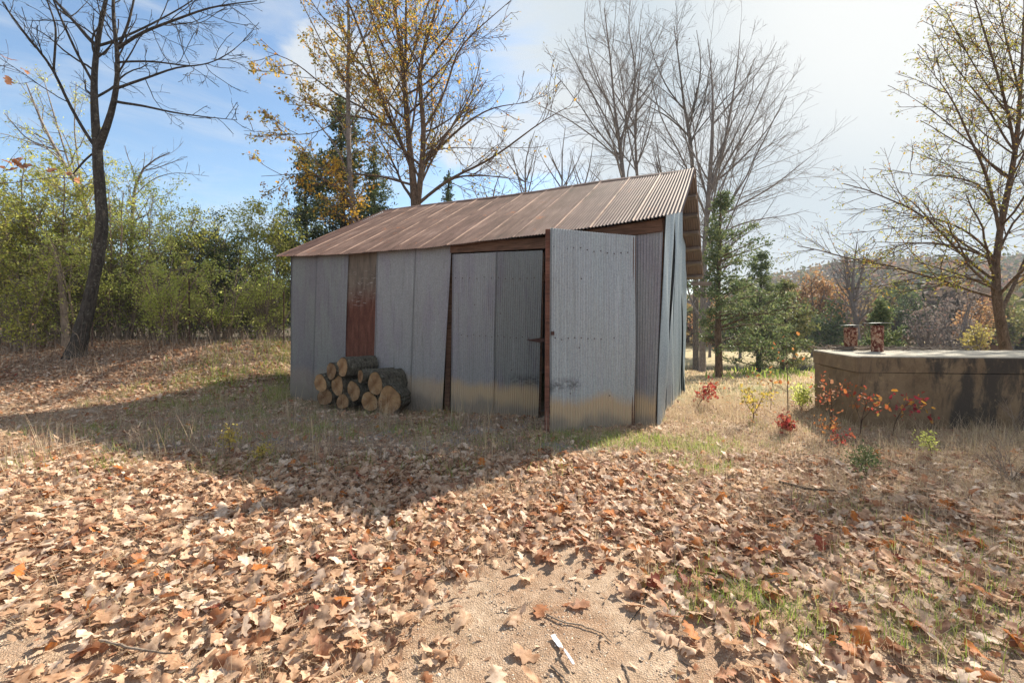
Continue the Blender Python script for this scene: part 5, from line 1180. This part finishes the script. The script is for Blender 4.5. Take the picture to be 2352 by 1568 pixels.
sapling('bushy dull red sapling just right of the tank corner', [[(1975, 985, .008), (1985, 940, .006), (2000, 900, .003)], [(1978, 970, .005), (1965, 930, .004), (1955, 905, .002)], [(1980, 965, .005), (2005, 935, .004), (2020, 920, .002)]], 5.7, leafmat('dull red foliage', [(0, (.35, .06, .04)), (.5, (.45, .16, .05)), (.8, (.28, .20, .06)), (1, (.40, .05, .04))], .45), 806, .06, per=4)
sapling('low sapling with dark red and bright orange leaves before the tank wall', [[(2050, 985, .006), (2065, 950, .005), (2080, 930, .003)], [(2058, 960, .005), (2090, 940, .004), (2130, 942, .002)], [(2060, 965, .004), (2100, 925, .002)]], 5.7, leafmat('crimson orange foliage', [(0, (.24, .03, .045)), (.55, (.36, .05, .05)), (.7, (.50, .22, .04)), (1, (.52, .28, .05))], .4), 807, .07, per=4)
sapling('tiny scarlet seedling in the dry grass below the yellow sapling', [[(1805, 990, .004), (1806, 978, .003), (1808, 968, .002)], [(1805, 988, .003), (1798, 975, .002)], [(1805, 985, .003), (1815, 975, .002)]], 6.0, L_red, 808, .06, 'seedling', 7, .5, 'seedling')
sapling('tiny orange seedling left of the tall red and orange sapling foot', [[(1915, 1000, .004), (1912, 985, .003), (1908, 972, .002)], [(1914, 995, .003), (1925, 978, .002)], [(1914, 995, .003), (1898, 980, .002)]], 5.6, L_orange, 809, .045, 'seedling', 4, .3, 'seedling')
sapling('small red seedling nearest the camera in front of the tank', [[(1930, 1030, .004), (1932, 1012, .003), (1935, 1000, .002)], [(1930, 1025, .003), (1940, 1010, .002)], [(1930, 1025, .003), (1922, 1010, .002)]], 5.1, L_red, 810, .04, 'seedling', 4, .3, 'seedling')
sapling('bright green upright sprig of small leaves in the shade before the tank', [[(2140, 1042, .003), (2134, 1020, .003), (2124, 1000, .002)], [(2139, 1040, .002), (2135, 1025, .002)], [(2137, 1030, .002), (2131, 1012, .002)]], 5.0, L_pale, 811, .026, 'green_sprig', 9, .5, 'weed', False)
sapling('dark green upright weed standing in the dry grass right of the middle', [[(1990, 1100, .005), (1988, 1060, .004), (1986, 1035, .002)], [(1992, 1098, .004), (2002, 1065, .003), (2004, 1050, .002)], [(1989, 1095, .004), (1976, 1065, .003), (1972, 1050, .002)]], 4.2, L_cedar, 812, .028, 'green_weed', 14, .6, 'weed', False, br=7)
sapling('bright yellow sprout catching the sun in the shed shadow', [[(528, 1040, .004), (526, 1010, .003), (526, 985, .002)], [(527, 1020, .003), (520, 1000, .002)], [(527, 1020, .003), (533, 995, .002)]], 5.0, L_lemon, 813, .035, 'yellow_sprout', 6, .5, 'weed', False, group='sprouts in the shed shadow')
sapling('tiny pale yellow sprout right of the bright one', [[(606, 1050, .003), (604, 1038, .002), (602, 1028, .002)], [(605, 1045, .002), (612, 1030, .002)], [(605, 1045, .002), (595, 1032, .002)]], 4.85, L_lemon, 814, .035, 'yellow_sprout', 5, .5, 'weed', False, group='sprouts in the shed shadow')
# dead bushy weeds
def deadweed(label, x, y, Yp, h, sp, seed, n=9):
    rng = np.random.default_rng(seed); b0 = px(x, y, Yp); b0[2] = gz(b0[0], b0[1]); P = np.empty((n, 6, 3)); P[:, 0] = b0+rng.normal(0, .02, (n, 3))*np.array((1, 1, 0))
    d = np.c_[rng.normal(0, sp, n), rng.normal(0, sp, n), np.ones(n)]; L_ = h*rng.uniform(.6, 1.1, n)
    for j in range(5): d = d+rng.normal(0, .1, (n, 3)); d /= np.linalg.norm(d, axis=1, keepdims=True); P[:, j+1] = P[:, j]+d*(L_/5)[:, None]
    R = np.linspace(1, .4, 6)[None]*np.full((n, 1), .0035)
    c1, r1 = children(P, R, rng, 6, .2, 1, (.4, 1), lambda L, t_: L*.4, 4, .15, .02, .6, .0018)
    V1, q1 = tubes(P, R, 4); V2, q2 = tubes(c1, r1, 3)
    o = mesh_obj('dead_weed', np.concatenate([V1, V2]), [np.concatenate([q1, q2+len(V1)])], M_twig, loc=b0); tag(o, label, 'weed', 'dead branching weeds')
deadweed('pale branching dead weed at the left in the shadow edge', 330, 1030, 5.1, .36, .55, 61)
deadweed('upright dead weed in front of the woodpile', 660, 1060, 4.7, .28, .3, 62, 7)
deadweed('thin dead weed in the shadow below the closed door', 870, 1070, 4.6, .26, .35, 63, 6)
deadweed('wiry dead weed in the shadow left of the open door foot', 1170, 1035, 5.1, .25, .4, 64, 5)
deadweed('dark wiry weed against the right end of the tank wall', 2340, 975, 5.6, .5, .25, 65, 6)
deadweed('large dry weed clump in the right-hand grass near the picture edge', 2320, 1110, 4.1, .38, .6, 66, 16)
deadweed('brown dry weed in the foreground grass right of the gravel', 1830, 1180, 3.5, .16, .5, 67, 8)
deadweed('tall leaning dead stalks at the foot of the big bare tree', 215, 860, 11, 1.5, .6, 68, 7)
deadweed('tall thin dead stalks at the far left before the thicket', 70, 850, 11, 1.6, .35, 69, 5)

# sticks on the ground
def stick(label, pts, r_, seed, m=M_twig, z=.008):
    arr = []
    for x, y in pts:
        Yp = F*EYE/(y-HY); p = px(x, y, Yp); p[2] = gz(p[0], p[1])+z; arr.append((*p, r_))
    a_ = resample(arr, 14); rg = np.random.default_rng(seed); P = a_[:, :3]+rg.normal(0, .002, (14, 3)); V, q = tubes(P[None], (a_[:, 3]*np.linspace(1.1, .6, 14))[None], 6)
    o = mesh_obj('stick', V, [q], m, loc=P[0]); tag(o, label, 'stick', 'sticks lying on the ground')
stick('long curved twig on the gravel above the white fork', [(1255, 1418), (1290, 1438), (1330, 1441), (1380, 1455), (1404, 1475)], .004, 1)
stick('short split twig on the gravel left of the fork handle', [(1266, 1530), (1295, 1556), (1315, 1580)], .005, 2)
stick('forked dark twig at the right edge of the gravel patch', [(1484, 1350), (1480, 1390), (1462, 1410), (1450, 1428)], .004, 3, M_bark)
stick('thin brown twig near the left edge of the gravel patch', [(1150, 1405), (1190, 1400), (1222, 1385)], .003, 4)
stick('grey stick on the leaves in the lower left corner', [(230, 1492), (300, 1505), (395, 1520)], .006, 5, z=.05)
stick('pale stick lying in the leaves left of the gravel', [(120, 1040), (200, 1020), (300, 1002)], .007, 6, z=.06)
stick('dark branch lying in the leaves below the tank', [(1790, 1120), (1850, 1135), (1920, 1140)], .012, 7, M_barkwarm, z=.05)
stick('small straight twig lying near the bottom edge right of the fork', [(1430, 1520), (1445, 1555), (1450, 1580)], .004, 8)

# white plastic fork
def fork():
    p0 = px(1283, 1485, F*EYE/(1485-HY)); p1 = px(1328, 1548, F*EYE/(1548-HY)); z = gz(p0[0], p0[1])+.012
    t = thing('plastic_fork', 'white plastic fork lying on the bare gravel', 'fork', loc=(p0[0], p0[1], z)); d = (p1-p0)[:2]; t.rotation_euler = (0, 0, math.atan2(d[1], d[0]))
    mw = mat('white plastic', lambda N: princ(N, (.78, .78, .80), .35, spec=.5))
    st = [(-.012, .0235, .000, .002), (.008, .0235, -.002, .002), (.020, .018, -.001, .002), (.028, .008, .002, .003), (.036, .0065, .005, .004), (.06, .009, .006, .004), (.09, .012, .005, .004), (.125, .013, .002, .004), (.135, .008, .001, .003)]
    V = []; Q = []
    for x, w_, zz, h_ in st: V += [(x, -w_/2, zz), (x, w_/2, zz), (x, w_/2*.8, zz+h_), (x, -w_/2*.8, zz+h_)]
    for k in range(len(st)-1):
        for j in range(4): a_ = k*4+j; b_ = k*4+(j+1) % 4; Q.append((a_, b_, b_+4, a_+4))
    Q += [(3, 2, 1, 0), (len(V)-4, len(V)-3, len(V)-2, len(V)-1)]
    mesh_obj('handle', np.array(V), [np.array(Q)], mw, parent=t)
    for k in range(4):
        y = -.0096+k*.0064; V, f = join([beam((-.0115, y, .001), (-.035, y, -.001), .0038, .0022), beam((-.035, y, -.001), (-.056, y*.96, .005), .003, .0018)]); mesh_obj('tine', V, f, mw, parent=t)
fork()

# overhanging oak twigs with a few leaves at the left edge
def hang(label, pts, Yp, lv, seed, m):
    rng = np.random.default_rng(seed); arr = resample([(*px(x, y, Yp), r_) for x, y, r_ in pts], 12); t = thing('oak_branch', label, 'branch', 'overhanging oak twigs', loc=tuple(arr[0, :3]))
    c1, r1 = children(arr[None, :, :3], arr[None, :, 3], rng, 5, .3, 1, (.4, 1), lambda L, t_: L*.3, 4, .12, -.02, .6, .0018)
    V1, q1 = tubes(arr[None, :, :3], arr[None, :, 3], 5); V2, q2 = tubes(c1, r1, 3); part(t, 'twig', np.concatenate([V1, V2]), [np.concatenate([q1, q2+len(V1)])], M_barkwarm)
    P = np.array([px(x, y, Yp+dy) for x, y, dy in lv]); V, F_, c = place(near_t, P[:, 0], P[:, 1], P[:, 2], rng.uniform(.09, .13, len(P)), rng, .7, col=rng.uniform(.86, .96, len(P))); part(t, 'leaves', V, [F_], m, rnd=c, smooth=True)
hang('thin oak twig with a brown leaf high at the left edge', [(-260, 60, .006), (-60, 130, .004), (30, 160, .0025), (55, 168, .0015)], 4.2, [(55, 170, 0), (18, 190, .1), (22, 140, .1)], 71, M_litter)
hang('thin oak twig with several orange and red leaves at the left edge', [(-260, 420, .007), (-80, 425, .005), (60, 420, .004), (150, 395, .003), (200, 420, .0015)], 4.6, [(0, 385, 0), (15, 375, .1), (45, 370, 0), (60, 388, .05), (38, 380, .1), (28, 395, 0), (160, 405, 0), (175, 420, .1), (120, 395, .1)], 72, M_litter)

# the air between here and the hills
v, f = box((60, 160, 24), 1300, 420, 62)
hz_ = mesh_obj('haze', v, [f], bpy.data.materials.new('air')); tag(hz_, kind='stuff'); ma = hz_.data.materials[0]; ma.use_nodes = True; ma.node_tree.nodes.clear()
pv_ = ma.node_tree.nodes.new('ShaderNodeVolumePrincipled'); pv_.inputs['Density'].default_value = .0005; pv_.inputs['Color'].default_value = (.85, .92, 1, 1); pv_.inputs['Anisotropy'].default_value = 0
mo_ = ma.node_tree.nodes.new('ShaderNodeOutputMaterial'); ma.node_tree.links.new(pv_.outputs[0], mo_.inputs['Volume'])
